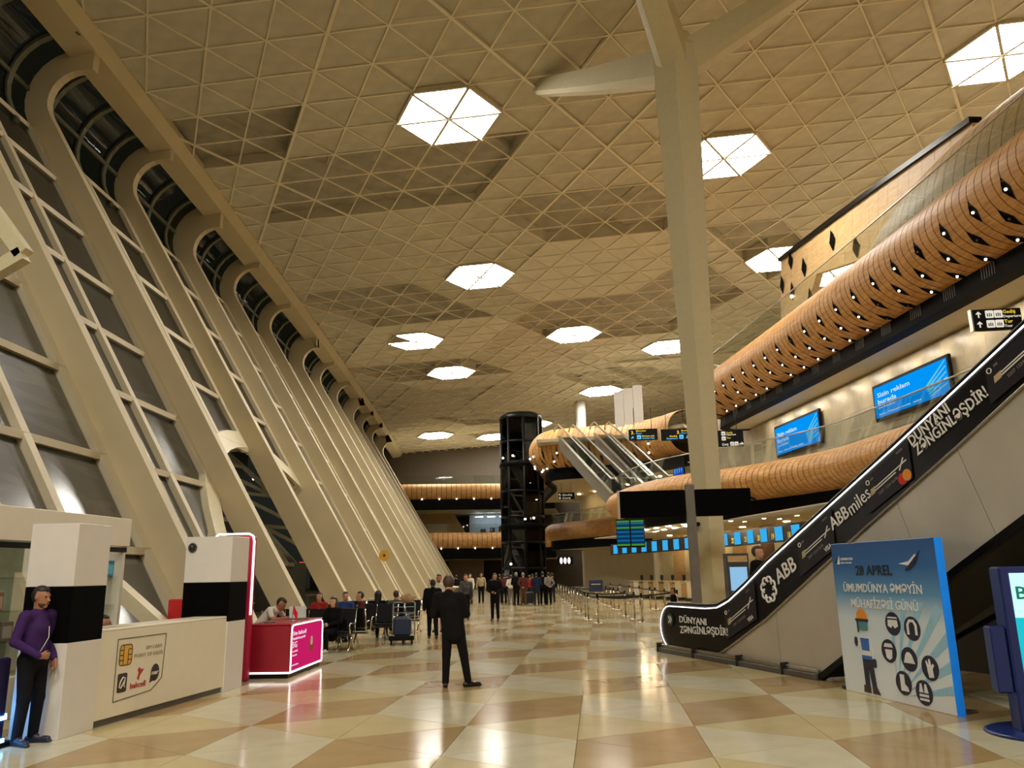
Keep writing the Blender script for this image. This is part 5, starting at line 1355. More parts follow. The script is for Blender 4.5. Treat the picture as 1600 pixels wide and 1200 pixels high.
# ================================================================== FAR ESCALATORS up to the second level
def far_esc(a, b_, label, wd=1.0):
    a = np.array(a, float); b_ = np.array(b_, float); t = thing('far_escalator', label, 'escalator', a)
    d = b_ - a; hd = np.array([d[0], d[1], 0]); hd /= np.linalg.norm(hd); sd = np.array([-hd[1], hd[0], 0]); up = np.array([0, 0, 1.0])
    for s in (-1, 1):
        o_ = sd * s * wd * .6
        obj('balustrade_glass', MB().prism([o_ + up * .1, d + o_ + up * .1, d + o_ + up * 1.0, o_ + up * 1.0], sd * .02), glass_clear, t)
        obj('handrail', MB().tube([o_ - hd * 1.0 + up * .75, o_ - hd * .8 + up * 1.0, o_ + up * 1.04, d + o_ + up * 1.04, d + o_ + hd * 1.2 + up * 1.0, d + o_ + hd * 1.4 + up * .7], .06, 6), steel, t)
        obj('deck_strip', MB().bar(o_ + up * .1, d + o_ + up * .1, .22, .1), steel, t)
    n = int(np.linalg.norm(d) / .45)
    for k in range(n): p = d * (k + .5) / n; obj('step', MB().hexa([p + sd * x + hd * y + up * z for z in (-.15, .05) for (x, y) in ((-wd * .45, -.2), (wd * .45, -.2), (wd * .45, .2), (-wd * .45, .2))]), dark_metal, t)
    obj('truss', MB().prism([sd * wd * .62 - up * .05, sd * wd * .62 - up * .95, d + sd * wd * .62 - up * .95, d + sd * wd * .62 - up * .05], -sd * wd * 1.24), mat('truss_cladding', (140, 136, 124), .3, .5), t)
far_esc((1.6, 50.2, 6.35), (-2.1, 62.4, 12.1), 'far escalator with glass sides, left one of the pair')
far_esc((3.9, 49.4, 6.35), (0.7, 61.8, 12.1), 'far escalator with glass sides, right one of the pair')
t = thing('white_partition', 'tall white panels standing at the top of the far escalators', 'partition', tuple(AY(980, 660, 60.0)))
for k in range(3): obj('panel', MB().bevbox(-.9 + k * .72, -.2 + k * .72, 0, .06, -.3 + .14 * k, 2.4 + .22 * k, .01), white_cool, t)
p = AY(908, 665, 88.0); t = thing('slim_column', 'slim white column rising behind the far escalators', 'column', (p[0], 88.0, 0)); mb = MB().lathe([(.42, 0), (.45, 10), (.5, 16), (.62, 20.6)], (0, 0, 0), 14); obj('shaft', mb, white_cool, t); obj('foot_ring', MB().lathe([(.65, 0), (.65, .15), (.55, .2)], (0, 0, 0), 14), steel, t)
mb = MB(); deck(mb, np.array([(-4.5, 62.8), (2.4, 62.0), (6.5, 58)]), np.array([(-4.6, 70), (3, 70), (10, 64)]), 11.85, 12.1); obj('landing_slab', mb, stone_w, wall_right)

# ================================================================== GLASS LIFT TOWER in the far middle
t = thing('lift_tower', 'dark glass lift tower of steel posts and rings in the far middle of the hall', 'lift tower', (-6.9, 76.0, 0))
rad = 1.95
for k in range(8):
    a = 2 * math.pi * k / 8 + .2; obj('post', MB().tube([(rad * math.cos(a), rad * math.sin(a), 0), (rad * math.cos(a), rad * math.sin(a), 16.4)], .13, 8), black_m, t)
for z in [2.2 + 2.35 * k for k in range(7)]:
    obj('ring', MB().tube([(rad * math.cos(a), rad * math.sin(a), z) for a in np.linspace(0, 2 * math.pi, 25)], .12, 6), black_m, t)
gm = glass('lift_glass', (.16, .19, .17), .03)
for k in range(8):
    a, b_ = 2 * math.pi * k / 8 + .2, 2 * math.pi * (k + 1) / 8 + .2
    obj('glass_panel', MB().prism([(rad * math.cos(a), rad * math.sin(a), 0.3), (rad * math.cos(b_), rad * math.sin(b_), 0.3), (rad * math.cos(b_), rad * math.sin(b_), 16.2), (rad * math.cos(a), rad * math.sin(a), 16.2)], (math.cos((a + b_) / 2) * .02, math.sin((a + b_) / 2) * .02, 0)), gm, t)
obj('cap', MB().lathe([(2.05, 16.2), (2.05, 16.5), (1.6, 16.8), (1.0, 16.9)], (0, 0, 0), 20), black_m, t)
for z in (6.2, 12.0): obj('gallery', MB().lathe([(1.9, z - .5), (2.15, z - .4), (2.15, z), (1.9, z + .1)], (0, 0, 0), 20), dark_soffit, t)
obj('cabin', MB().lathe([(1.2, 7.4), (1.3, 7.6), (1.3, 9.6), (1.0, 9.9)], (0, 0, 0), 16), dark_metal, t)
for (a, z) in ((3.8, 12.4), (4.4, 12.5), (4.9, 6.6), (5.3, 6.7), (4.2, 2.6)): obj('lamp', MB().ball((2.1 * math.cos(a), 2.1 * math.sin(a), z), .09), lamp_spot, t)

# ================================================================== ANNEX seen through the arched way: dark lattice roof with small lamps
t = thing('annex_lattice', 'dark lattice canopy with small lamps seen through the arched opening', 'canopy', (-22.0, 34.0, 0))
lat_m = mat('lattice_grey', (170, 160, 136), .6)
NP = {}
for i in range(7):
    for j in range(9):
        NP[i, j] = np.array([4.5 - 2.2 * i + (1.1 if j % 2 else 0), -13 + 4.2 * j, 3.2 + 1.9 * i - 0.08 * (i - 3) ** 2])
for (i, j), p in NP.items():
    for q in ((i + 1, j), (i, j + 1), (i + (1 if j % 2 else -1), j + 1)):
        if q in NP: obj('lattice_bar', MB().bar(p, NP[q], .14, .2), lat_m, t)
    if (i * 3 + j * 5) % 7 == 0: obj('lamp', MB().ball(p - np.array([0, 0, .25]), .09), lamp_spot, t)
t = thing('annex_wall', 'dark rear wall and boxes of the annex beyond the arched opening', 'wall', (-36.0, 34.0, 0))
obj('wall_panel', MB().box(-.2, 0, -18, 46, 0, 18), mat('annex_dark', (40, 38, 32), .7), t)
for k, y in enumerate((-6, 2, 10)): obj('booth', MB().bevbox(15 + k, 17 + k, y, y + 2.5, 0, 2.6, .03), mat('booth_grey', (96, 94, 88), .6), t)
for (k, c) in ((0, (200, 70, 40)), (1, (150, 210, 240))): obj('lit_sign', MB().box(18.0, 18.05, 14 + 2 * k, 14.7 + 2 * k, 2.0, 2.7), emis('annex_sign_%d' % k, c, 1.2), t)

ld = bpy.data.lights.new('annex_fill_light', 'AREA'); ld.shape = 'DISK'; ld.size = 3; ld.energy = 500; ld.color = (1, .93, .8)  # unseen fill light near the ground, added to light the lattice from below
lo = bpy.data.objects.new('annex_fill_light', ld); COL.objects.link(lo); lo.location = (-22.0, 36.0, 1.2); lo.rotation_euler = (math.pi, 0, 0)

for (u, v, lab) in ((821, 944, 'dark wheeled suitcase on the floor at the queue, left one of two'), (829, 944, 'dark wheeled suitcase on the floor at the queue, right one of two')):
    c = G(u, v); t = thing('suitcase', lab, 'suitcase', (c[0], c[1] - .6, 0), .2)
    obj('body', MB().bevbox(-.24, .24, -.14, .14, .06, .72, .05), mat('suitcase_dark', (24, 24, 28), .5), t)
    obj('handle', MB().tube([(-.09, .1, .7), (-.09, .1, 1.0), (.09, .1, 1.0), (.09, .1, .7)], .012, 6), grey_metal, t)
    for x in (-.18, .18): obj('wheel', MB().tube([(x - .02, -.1, .04), (x + .02, -.1, .04)], .04, 10), black_m, t)
# ================================================================== PEOPLE: bodies grown from a signed distance field
def surface_net(f, org, h):
    s = f < 0
    nx, ny, nz = f.shape
    acc = np.zeros((nx - 1, ny - 1, nz - 1, 3)); cnt = np.zeros((nx - 1, ny - 1, nz - 1))
    C8 = [(a, b, c) for a in (0, 1) for b in (0, 1) for c in (0, 1)]
    def sub(A, o): return A[o[0]:nx - 1 + o[0], o[1]:ny - 1 + o[1], o[2]:nz - 1 + o[2]]
    for p in C8:
        for ax in range(3):
            if p[ax]: continue
            q = list(p); q[ax] = 1; q = tuple(q)
            fp, fq = sub(f, p), sub(f, q); m = sub(s, p) != sub(s, q)
            t = np.where(m, fp / np.where(m, fp - fq, 1), 0)
            for k in range(3): acc[..., k] += np.where(m, p[k] + (t if k == ax else 0), 0)
            cnt += m
    act = cnt > 0
    idx = -np.ones(act.shape, int); idx[act] = np.arange(act.sum())
    ii = np.argwhere(act)
    V = (ii + acc[act] / cnt[act][:, None]) * h + org
    Q = []
    for ax in range(3):
        o = [slice(None)] * 3; a = f; sl0 = [slice(1, -1)] * 3; sl1 = [slice(1, -1)] * 3
        sl0[ax] = slice(0, -1); sl1[ax] = slice(1, None)
        m = s[tuple(sl0)] != s[tuple(sl1)]
        w_ = np.argwhere(m); w_ = w_ + np.array([0 if k == ax else 1 for k in range(3)])
        u, v = (ax + 1) % 3, (ax + 2) % 3
        eu = np.eye(3, dtype=int)[u]; ev = np.eye(3, dtype=int)[v]
        c = [w_ - eu - ev, w_ - ev, w_, w_ - eu]
        q = np.stack([idx[tuple(k.T)] for k in c], 1)
        ins = s[tuple(w_.T)]
        q[~ins] = q[~ins][:, ::-1]
        Q.append(q)
    Q = np.concatenate(Q); Q = Q[(Q >= 0).all(1)]
    return V, Q
class Field:
    def __init__(self, lo, hi, h):
        self.h = h; self.org = np.array(lo, float); n = np.ceil((np.array(hi) - self.org) / h).astype(int) + 1
        self.f = np.full(n, 1.0); self.ax = [self.org[k] + h * np.arange(n[k]) for k in range(3)]
    def block(self, lo, hi):
        sl = []
        for k in range(3):
            a = max(0, int((lo[k] - self.org[k]) / self.h) - 1); b = min(len(self.ax[k]), int((hi[k] - self.org[k]) / self.h) + 3)
            sl.append(slice(a, max(a, b)))
        X, Y, Z = np.meshgrid(*[self.ax[k][sl[k]] for k in range(3)], indexing='ij')
        return tuple(sl), np.stack([X, Y, Z], -1)
    def put(self, sl, d, k):
        a = self.f[sl]
        if k > 0:
            hh = np.clip(0.5 + 0.5 * (a - d) / k, 0, 1); self.f[sl] = a * (1 - hh) + d * hh - k * hh * (1 - hh)
        else: self.f[sl] = np.minimum(a, d)
    def cap(self, a, b, ra, rb=None, k=0.025, flat=None):
        rb = ra if rb is None else rb; a = np.array(a, float); b = np.array(b, float); m = max(ra, rb) * (1 if flat is None else max(flat)) + 0.06
        sl, P = self.block(np.minimum(a, b) - m, np.maximum(a, b) + m)
        if P.size == 0: return
        ab = b - a; L = ab @ ab + 1e-9; t = np.clip(((P - a) @ ab) / L, 0, 1)
        D = P - (a + t[..., None] * ab)
        if flat is not None: D = D / np.array(flat)
        self.put(sl, np.linalg.norm(D, axis=-1) - (ra + (rb - ra) * t), k)
    def ell(self, c, r, R=None, k=0.02, cut=None):
        c = np.array(c, float); r = np.array(r, float); m = r.max() + 0.06
        sl, P = self.block(c - m, c + m)
        if P.size == 0: return
        D = P - c
        if R is not None: D = D @ R
        d = (np.linalg.norm(D / r, axis=-1) - 1) * r.min()
        if cut is not None: d = np.maximum(d, cut(D))
        self.put(sl, d, k)
    def mesh(self, name):
        if not (self.f < 0).any(): return None
        V, Q = surface_net(self.f, self.org, self.h)
        me = bpy.data.meshes.new(name); me.from_pydata(V.tolist(), [], Q.tolist())
        me.polygons.foreach_set('use_smooth', [True] * len(Q)); me.update(); me.materials.append(None)
        return me
def rotm(yaw, pitch, roll=0.0):
    return np.array(Matrix.Rotation(yaw, 3, 'Z') @ Matrix.Rotation(pitch, 3, 'X') @ Matrix.Rotation(roll, 3, 'Y'))
def pose(**kw):
    p = dict(pelvis=(0, 0, .95), chest=(0, 0.0, 1.28), neck=(0, -.01, 1.47), head=(0, .02, 1.63), yaw=0.0, pitch=0.0,
             hipL=(-.09, 0, .92), hipR=(.09, 0, .92), kneeL=(-.10, .03, .50), kneeR=(.10, .03, .50), ankL=(-.11, 0, .09), ankR=(.11, 0, .09), toeL=(-.13, .16, .04), toeR=(.13, .16, .04),
             shL=(-.19, 0, 1.42), shR=(.19, 0, 1.42), elL=(-.25, -.03, 1.13), elR=(.25, -.03, 1.13), wrL=(-.26, .06, .88), wrR=(.26, .06, .88), hdL=(0, .25, -1), hdR=(0, .25, -1), curl=0.5)
    p.update(kw); return {k: (np.array(v, float) if isinstance(v, tuple) else v) for k, v in p.items()}
def build_person(p, vox=0.022, top='long', hair='short', beard=False, fem=False, bulky=0.0, skirt=False, near=False):
    """separate closed meshes for the whole body and for each garment"""
    pts = np.array([v for v in p.values() if isinstance(v, np.ndarray) and v.shape == (3,)])
    jp = np.array([p[k] for k in ('pelvis', 'chest', 'neck', 'head', 'hipL', 'hipR', 'kneeL', 'kneeR', 'ankL', 'ankR', 'toeL', 'toeR', 'shL', 'shR', 'elL', 'elR', 'wrL', 'wrR')])
    lo, hi = jp.min(0) - 0.26, jp.max(0) + 0.26
    lo[2] = max(lo[2], -0.03)
    R = rotm(p['yaw'], p['pitch']); H = p['head']
    def hp(x, y, z): return H + R @ np.array([x, y, z])
    out = {}
    # ---- body
    f = Field(lo, hi, vox)
    f.ell(H + R @ np.array([0, -.012, .025]), (.076, .096, .098), R); f.ell(hp(0, .022, -.045), (.058, .072, .078), R, .03)
    f.cap(hp(0, .088, .012), hp(0, .110, -.028), .011, .016, .012); f.cap(hp(-.035, .078, .032), hp(.035, .078, .032), .012, .012, .015)
    f.cap(hp(-.018, .088, -.062), hp(.018, .088, -.062), .010, .010, .01); f.ell(hp(0, .075, -.100), (.024, .022, .020), R, .02)
    for s in (-1, 1): f.ell(hp(s * .079, -.012, .0), (.010, .022, .033), R, .008)
    f.cap(p['neck'] - np.array([0, 0, .03]), hp(0, -.015, -.075), .056, .052, .03)
    f.cap(p['pelvis'], p['chest'], .105, .11, .05, (1.15, .8, 1)); f.cap(p['shL'] * .8 + p['shR'] * .2, p['shR'] * .8 + p['shL'] * .2, .040, .040, .03)
    f.cap(p['chest'], p['neck'], .08, .045, .03)
    for s in 'LR':
        f.cap(p['hip' + s], p['knee' + s], .082, .055, .03); f.cap(p['knee' + s], p['ank' + s], .053, .036, .02); f.cap(p['ank' + s] - np.array([0, 0, .03]), p['toe' + s], .034, .028, .02)
        f.cap(p['sh' + s], p['el' + s], .042, .038, .02); f.cap(p['el' + s], p['wr' + s], .038, .026, .02)
        d = p['hd' + s] / np.linalg.norm(p['hd' + s]); fw = p['wr' + s] - p['el' + s]; fw /= np.linalg.norm(fw)
        side = np.cross(d, np.array([1.0 if s == 'L' else -1.0, 0, 0])); side = side / (np.linalg.norm(side) + 1e-6)     # across the knuckles
        pn = np.cross(d, side); inw = np.array([1.0 if s == 'L' else -1.0, 0, 0]); pn = pn * (1 if pn @ inw >= 0 else -1)   # palm faces the body
        w_ = p['wr' + s]
        for q in (-.026, -.009, .009, .026): f.cap(w_ + side * q * .7, w_ + d * .085 + side * q, .016, .013, .012)
        for q, L in ((-.031, .062), (-.011, .074), (.011, .080), (.031, .070)):
            b0 = w_ + d * .088 + side * q; c1 = p['curl']; m1 = b0 + (d * math.cos(c1) + pn * math.sin(c1)) * L * .5; m2 = m1 + (d * math.cos(2.1 * c1) + pn * math.sin(2.1 * c1)) * L * .5
            f.cap(b0, m1, .0095, .0085, .004); f.cap(m1, m2, .0085, .007, .004)
        th = side * (1 if side[1] > 0 or near else 1); tb = w_ + d * .03 + th * .026
        f.cap(tb, tb + d * .035 + th * .026 + pn * .012, .012, .010, .008); f.cap(tb + d * .035 + th * .026 + pn * .012, tb + d * .068 + th * .026 + pn * .026, .010, .008, .004)
    out['body'] = f.mesh('body')
    # ---- top garment
    f = Field(lo, hi, vox); b = bulky
    hem = p['pelvis'] + (p['pelvis'] - p['chest']) * (.0 if b < .02 else .42)
    f.cap(hem, p['chest'], .135 + b - (.012 if fem else 0), .142 + b, .06, (1.18, .82, 1)); f.cap(p['shL'] * .88 + p['shR'] * .12, p['shR'] * .88 + p['shL'] * .12, .060 + b * .5, .060 + b * .5, .05)
    for s in 'LR': f.cap(p['neck'] - np.array([0, 0, .04]), p['sh' + s] * .8 + p['neck'] * .2 - np.array([0, 0, .012]), .05 + b * .3, .048 + b * .4, .04)
    f.cap(p['chest'], p['neck'] - np.array([0, 0, .02]), .12 + b, .068 + b * .4, .05)
    if fem: f.ell(p['chest'] + np.array([0, .09, -.02]), (.13, .07, .07), None, .05)
    for s in 'LR':
        f.cap(p['sh' + s], p['el' + s] if top != 'short' else p['sh' + s] * .3 + p['el' + s] * .7, .064 + b * .6, .052 + b * .5, .04)
        if top != 'short': f.cap(p['el' + s], p['wr' + s] * .97 + p['el' + s] * .03, .052 + b * .5, .038 + b * .4, .02)
    if b > .02: f.cap(p['neck'] - np.array([.0, .02, .03]), p['neck'] + np.array([0, -.02, .02]), .075, .062, .02)
    out['shirt' if b < .02 else 'jacket'] = f.mesh('top')
    # ---- trousers or skirt
    f = Field(lo, hi, vox)
    f.cap(p['hipL'] * .75 + p['hipR'] * .25, p['hipR'] * .75 + p['hipL'] * .25, .125, .125, .05, (1, .9, 1)); f.cap(p['pelvis'] + (p['chest'] - p['pelvis']) * .2, p['pelvis'], .125, .13, .04, (1.15, .82, 1))
    for s in 'LR':
        f.cap(p['hip' + s], p['knee' + s], .098, .072, .035); f.cap(p['knee' + s], p['ank' + s] + np.array([0, 0, .0]), .07, .056, .02)
    out['trousers'] = f.mesh('trousers')
    # ---- shoes
    for s in 'LR':
        f = Field(np.minimum(p['ank' + s], p['toe' + s]) - .12, np.maximum(p['ank' + s], p['toe' + s]) + .12, max(.011, vox * .7))
        d = p['toe' + s] - p['ank' + s]; heel = p['ank' + s] - np.array([d[0], d[1], 0]) * .28
        zz = p['toe' + s][2]; zh = zz if p['ank' + s][2] - zz < .09 else p['ank' + s][2] - .055
        f.cap((heel[0], heel[1], zh + .0), p['toe' + s], .040, .036, .02, (1, 1, .95)); f.cap(p['ank' + s] + np.array([0, 0, .0]), (heel[0] * .6 + p['toe' + s][0] * .4, heel[1] * .6 + p['toe' + s][1] * .4, zz + .02), .042, .04, .03)
        f.cap((heel[0], heel[1], zh - .025), p['toe' + s] + d / np.linalg.norm(d) * np.array([.02, .02, 0]) - np.array([0, 0, .022]), .030, .030, .01, (1.25, 1.25, .5))
        out['shoe' + s] = f.mesh('shoe')
    # ---- hair
    f = Field(H - .3, H + .22, min(vox, .014)); t_ = .012 if hair == 'short' else .022
    if hair != 'bald':
        front = .050 if hair != 'buzz' else .058
        f.ell(H + R @ np.array([0, -.014, .028]), (.078 + t_, .098 + t_, .100 + t_), R, 0, cut=lambda D: np.minimum(D[..., 1] + .010 + 0 * D[..., 2], front - D[..., 2]))
        if hair == 'long':
            f.cap(hp(0, -.075, .02), hp(0, -.085, -.22), .075, .06, .03); f.cap(hp(-.07, -.03, .03), hp(-.075, -.04, -.2), .035, .03, .03); f.cap(hp(.07, -.03, .03), hp(.075, -.04, -.2), .035, .03, .03)
        out['hair'] = f.mesh('hair')
    if beard:
        f = Field(H - .25, H + .2, .011)
        f.ell(hp(0, .022, -.047), (.0625, .078, .083), R, 0, cut=lambda D: np.maximum(D[..., 2] + .012 + np.clip(D[..., 1] - .04, 0, 1) * .25, -.01 - D[..., 1])); out['beard'] = f.mesh('beard')
    out['_eyes'] = [hp(s * .032, .083, .012) for s in (-1, 1)]
    out['_mouth'] = (hp(-.022, .099, -.062), hp(.022, .099, -.062))
    return out
SKIN = [mat('skin_warm', (186, 134, 104), 0.55, var=0.05), mat('skin_tan', (160, 110, 82), 0.55, var=0.05), mat('skin_fair', (204, 156, 128), 0.55, var=0.05)]
def cloth(name, rgb, var=0.12): return mat('cloth_' + name, rgb, 0.85, var=var, scale=9.0, bump=0.2, spec=0.12)
HAIRC = {'dark': mat('hair_dark', (26, 20, 16), 0.6, var=.2), 'brown': mat('hair_brown', (62, 42, 28), 0.6, var=.2), 'grey': mat('hair_grey', (132, 126, 118), 0.6, var=.2)}
shoe_k = mat('shoe_black', (16, 14, 14), 0.35); shoe_w = mat('shoe_white', (214, 210, 202), 0.5); shoe_b = mat('shoe_brown', (54, 36, 26), 0.45)
beard_m = mat('beard_dark', (74, 52, 42), .7, var=.2)
eye_m = mat('eye_dark', (20, 14, 12), 0.2); lip_m = mat('lips', (140, 82, 72), 0.5)
PROTO = {}
def person(key, spec, pos, rot, height, label, top_c, leg_c, skin=0, hairc='dark', shoes=shoe_k, group=None):
    if key not in PROTO: PROTO[key] = build_person(**spec)
    P = PROTO[key]
    t = thing('person', label, 'person', pos, rot, group)
    s = height / 1.75; t.scale = (s, s, s)
    def part(name, me, m):
        o = link(name, me, t); o.material_slots[0].link = 'OBJECT'; o.material_slots[0].material = m; return o
    for k, me in P.items():
        if k[0] == '_' or me is None: continue
        m = SKIN[skin] if k == 'body' else top_c if k in ('shirt', 'jacket') else leg_c if k == 'trousers' else shoes if k[:4] == 'shoe' else HAIRC[hairc] if k == 'hair' else beard_m
        part(k if k[:4] != 'shoe' else 'shoe', me, m)
    bod = [c for c in t.children if c.name.startswith('body')][0]
    for e in P['_eyes']: obj('eye', MB().ball(e, .011, .008, .008, 6, 4), eye_m, bod)
    obj('mouth', MB().bar(P['_mouth'][0], P['_mouth'][1], .010, .009), lip_m, bod)
    return t
STAND = dict(p=pose()); FRONT = dict(p=pose(elL=(-.27, .02, 1.14), elR=(.27, .02, 1.14), wrL=(-.10, .20, 1.02), wrR=(.10, .22, 1.04), hdL=(1, .5, .1), hdR=(-1, .5, .1)))
WALK = dict(p=pose(kneeL=(-.09, .16, .52), ankL=(-.09, .20, .12), toeL=(-.10, .37, .07), kneeR=(.09, -.02, .50), ankR=(.10, -.26, .16), toeR=(.11, -.12, .05), elL=(-.25, -.10, 1.14), wrL=(-.26, -.08, .88), elR=(.25, .02, 1.13), wrR=(.26, .18, .93)))
BACKH = dict(p=pose(elL=(-.27, -.14, 1.16), elR=(.27, -.14, 1.16), wrL=(-.06, -.20, .98), wrR=(.06, -.20, .98), hdL=(1, 0, -.4), hdR=(-1, 0, -.4)))
PHONE = dict(p=pose(pitch=-.45, head=(0, .06, 1.62), elL=(-.26, .02, 1.14), elR=(.27, .0, 1.13), wrL=(-.08, .28, 1.18), wrR=(.10, .27, 1.16), hdL=(.6, .8, .3), hdR=(-.6, .8, .3), curl=.9))
ARMUP = dict(p=pose(elR=(.28, .10, 1.28), wrR=(.24, .22, 1.52), hdR=(-.1, .1, 1), elL=(-.25, .02, 1.13), wrL=(-.14, .22, 1.05), hdL=(1, .4, 0), curl=.9))
SIT = dict(p=pose(pelvis=(0, 0, .53), chest=(0, -.05, .86), neck=(0, -.04, 1.05), head=(0, 0, 1.21), hipL=(-.09, .02, .50), hipR=(.09, .02, .50), kneeL=(-.13, .44, .50), kneeR=(.13, .44, .50), ankL=(-.13, .42, .09), ankR=(.13, .42, .09), toeL=(-.15, .58, .04), toeR=(.15, .58, .04),
                  shL=(-.19, -.05, 1.0), shR=(.19, -.05, 1.0), elL=(-.25, .04, .74), elR=(.25, .04, .74), wrL=(-.07, .24, .66), wrR=(.07, .25, .67), hdL=(1, .5, 0), hdR=(-1, .5, 0), curl=.8))
LEAN = dict(p=pose(pelvis=(0, -.1, .80), chest=(0, .14, 1.04), neck=(0, .27, 1.16), head=(0, .38, 1.25), pitch=-.6, hipL=(-.09, -.08, .77), hipR=(.09, -.08, .77), kneeL=(-.11, .2, .55), kneeR=(.11, .2, .55), ankL=(-.11, .02, .10), ankR=(.11, .02, .10), toeL=(-.13, .17, .05), toeR=(.13, .17, .05),
                   shL=(-.19, .22, 1.14), shR=(.19, .22, 1.14), elL=(-.27, .34, .96), elR=(.27, .34, .96), wrL=(-.08, .54, .97), wrR=(.08, .54, .97), hdL=(.6, .8, 0), hdR=(-.6, .8, 0), curl=.8))
def spec(base, **kw): d = dict(base); d.update(kw); return d
def at(u, v): return G(u, v)
def aty(u, y): p = AY(u, 895, y); return np.array([p[0], y, 0])
black_c = cloth('black', (16, 16, 17)); suit_c = cloth('suit', (20, 19, 19)); navy_c = cloth('navy', (30, 36, 58)); purple_c = cloth('purple', (62, 38, 88)); white_c = cloth('white', (214, 208, 196), .05)
beige_c = cloth('beige', (168, 148, 116)); maroon_c = cloth('maroon', (86, 44, 42)); grey_c = cloth('grey', (120, 116, 108)); jean_c = cloth('denim', (34, 38, 48)); blue_c = cloth('blue', (44, 62, 112)); brown_c = cloth('brown', (92, 68, 46)); pattern_c = cloth('grey_pattern', (78, 78, 78), .5); pink_c = cloth('pink', (170, 120, 116)); red_c = cloth('red', (150, 40, 36))

# two nearest people
pm_pose = pose(yaw=.12, pitch=-.12, elL=(-.27, -.05, 1.14), elR=(.27, -.02, 1.14), wrL=(-.20, .10, .92), wrR=(.14, .22, .98), hdR=(-1, .5, -.1), toeL=(-.15, .18, .04), toeR=(.15, .18, .04), curl=.7)
pp = at(37, 1163)
t = person('purple', dict(p=pm_pose, vox=.0115, top='long', hair='short', beard=True, near=True), (pp[0], pp[1], 0), math.radians(-100), 1.74, 'bearded person in purple shirt and dark trousers standing beside the white kiosk post', purple_c, cloth('black_trousers', (22, 22, 26)), 1, 'dark', mat('shoe_navy', (24, 28, 44), .5))
obj('earphone_cord', MB().tube([(.13, .20, 1.0), (.10, .24, 1.10), (.04, .23, 1.18), (0, .18, 1.30)], .004, 5), white_m, t)
mp = pose(pitch=-.42, yaw=.15, pelvis=(.02, 0, .95), chest=(-.03, .01, 1.27), neck=(-.05, .01, 1.46), head=(-.06, .06, 1.61), shL=(-.24, .02, 1.41), shR=(.145, .0, 1.41), elL=(-.30, .03, 1.13), elR=(.235, .05, 1.13), wrL=(-.12, .25, 1.12), wrR=(.06, .26, 1.10), hdL=(.6, .8, .2), hdR=(-.6, .8, .2), hipL=(-.07, 0, .92), hipR=(.11, 0, .92),
          kneeL=(-.09, .02, .50), ankL=(-.10, -.02, .09), toeL=(-.11, .13, .04), kneeR=(.19, .03, .50), ankR=(.26, .03, .09), toeR=(.43, .10, .04), curl=.9)
sp_ = at(706, 1074)
t = person('suit', dict(p=mp, vox=.0125, top='long', hair='buzz', bulky=.022, near=True), (sp_[0], sp_[1], 0), math.radians(4), 1.78, 'person in black suit seen from behind, looking down, alone on the open floor', suit_c, suit_c, 0, 'brown', shoe_k)
obj('phone', MB().bevbox(-.06, .02, .315, .33, 1.12, 1.27, .004), black_m, t)

q = at(676, 1000); person('walkb', spec(WALK, bulky=.035), (q[0], q[1], 0), math.radians(15), 1.66, 'person in long black coat half hidden behind the suited person', black_c, black_c, 1, 'dark')
q = aty(686, 26.5); person('armup', spec(ARMUP, beard=True), (q[0], q[1], 0), math.radians(170), 1.80, 'bearded person in white shirt behind the suited person, one hand raised', white_c, pink_c, 1, 'dark')
q = at(728, 969); person('walk', spec(WALK), (q[0], q[1], 0), math.radians(190), 1.78, 'person walking in dark top with grey pattern and black trousers', pattern_c, black_c, 0, 'dark', shoe_b)
q = at(774, 970); person('phone', spec(FRONT, bulky=.024), (q[0], q[1], 0), math.radians(176), 1.80, 'person in black tracksuit facing forward, right of the patterned walker', black_c, black_c, 1, 'dark')
q = at(752, 943); person('stand', spec(STAND), (q[0], q[1], 0), math.radians(185), 1.84, 'person in beige shirt and dark trousers at the back, behind both walkers', beige_c, black_c, 1, 'dark')
q = at(735, 944); person('stand', None, (q[0], q[1], 0), math.radians(150), 1.80, 'person in pale shirt standing behind the patterned walker', white_c, jean_c, 0, 'dark')
QL = [(788, 944, 'maroon shirt, left end of the queue by the desks', maroon_c, black_c, 'stand', 1.76, 20, 'dark'), (799, 945, 'white top and grey trousers in the queue', white_c, grey_c, 'backh', 1.70, 10, 'brown'), (807, 946, 'dark jacket and grey hair in the queue', black_c, black_c, 'phone', 1.84, -20, 'grey'),
      (818, 946, 'maroon waistcoat with pale sleeves in the queue, hands behind', maroon_c, brown_c, 'backh', 1.80, 5, 'grey'), (828, 942, 'red top standing deep in the queue', red_c, jean_c, 'stand', 1.66, -30, 'brown'), (839, 946, 'navy jacket in the queue, seen from behind', navy_c, jean_c, 'phone', 1.78, 12, 'dark'),
      (849, 945, 'black jacket near the right end of the queue', black_c, black_c, 'stand', 1.84, -8, 'dark'), (858, 945, 'grey shirt at the right end of the queue', grey_c, black_c, 'backh', 1.80, 25, 'dark'), (793, 941, 'black top deep in the queue behind the white top', black_c, black_c, 'stand', 1.78, 40, 'dark'), (833, 940.5, 'brown jacket deep in the queue beside the navy jacket', brown_c, jean_c, 'stand', 1.72, -15, 'brown'), (864, 941.5, 'dark top just behind the grey shirt at the queue end', black_c, jean_c, 'stand', 1.76, 30, 'dark'), (781, 943, 'dark jacket at the left end of the queue, hands behind', black_c, black_c, 'backh', 1.74, -25, 'dark'), (772, 941, 'brown top at the far left back of the queue', brown_c, black_c, 'stand', 1.70, 160, 'brown'), (713, 942, 'dark clothes far back by the ribs', black_c, black_c, 'stand', 1.74, 30, 'dark')]
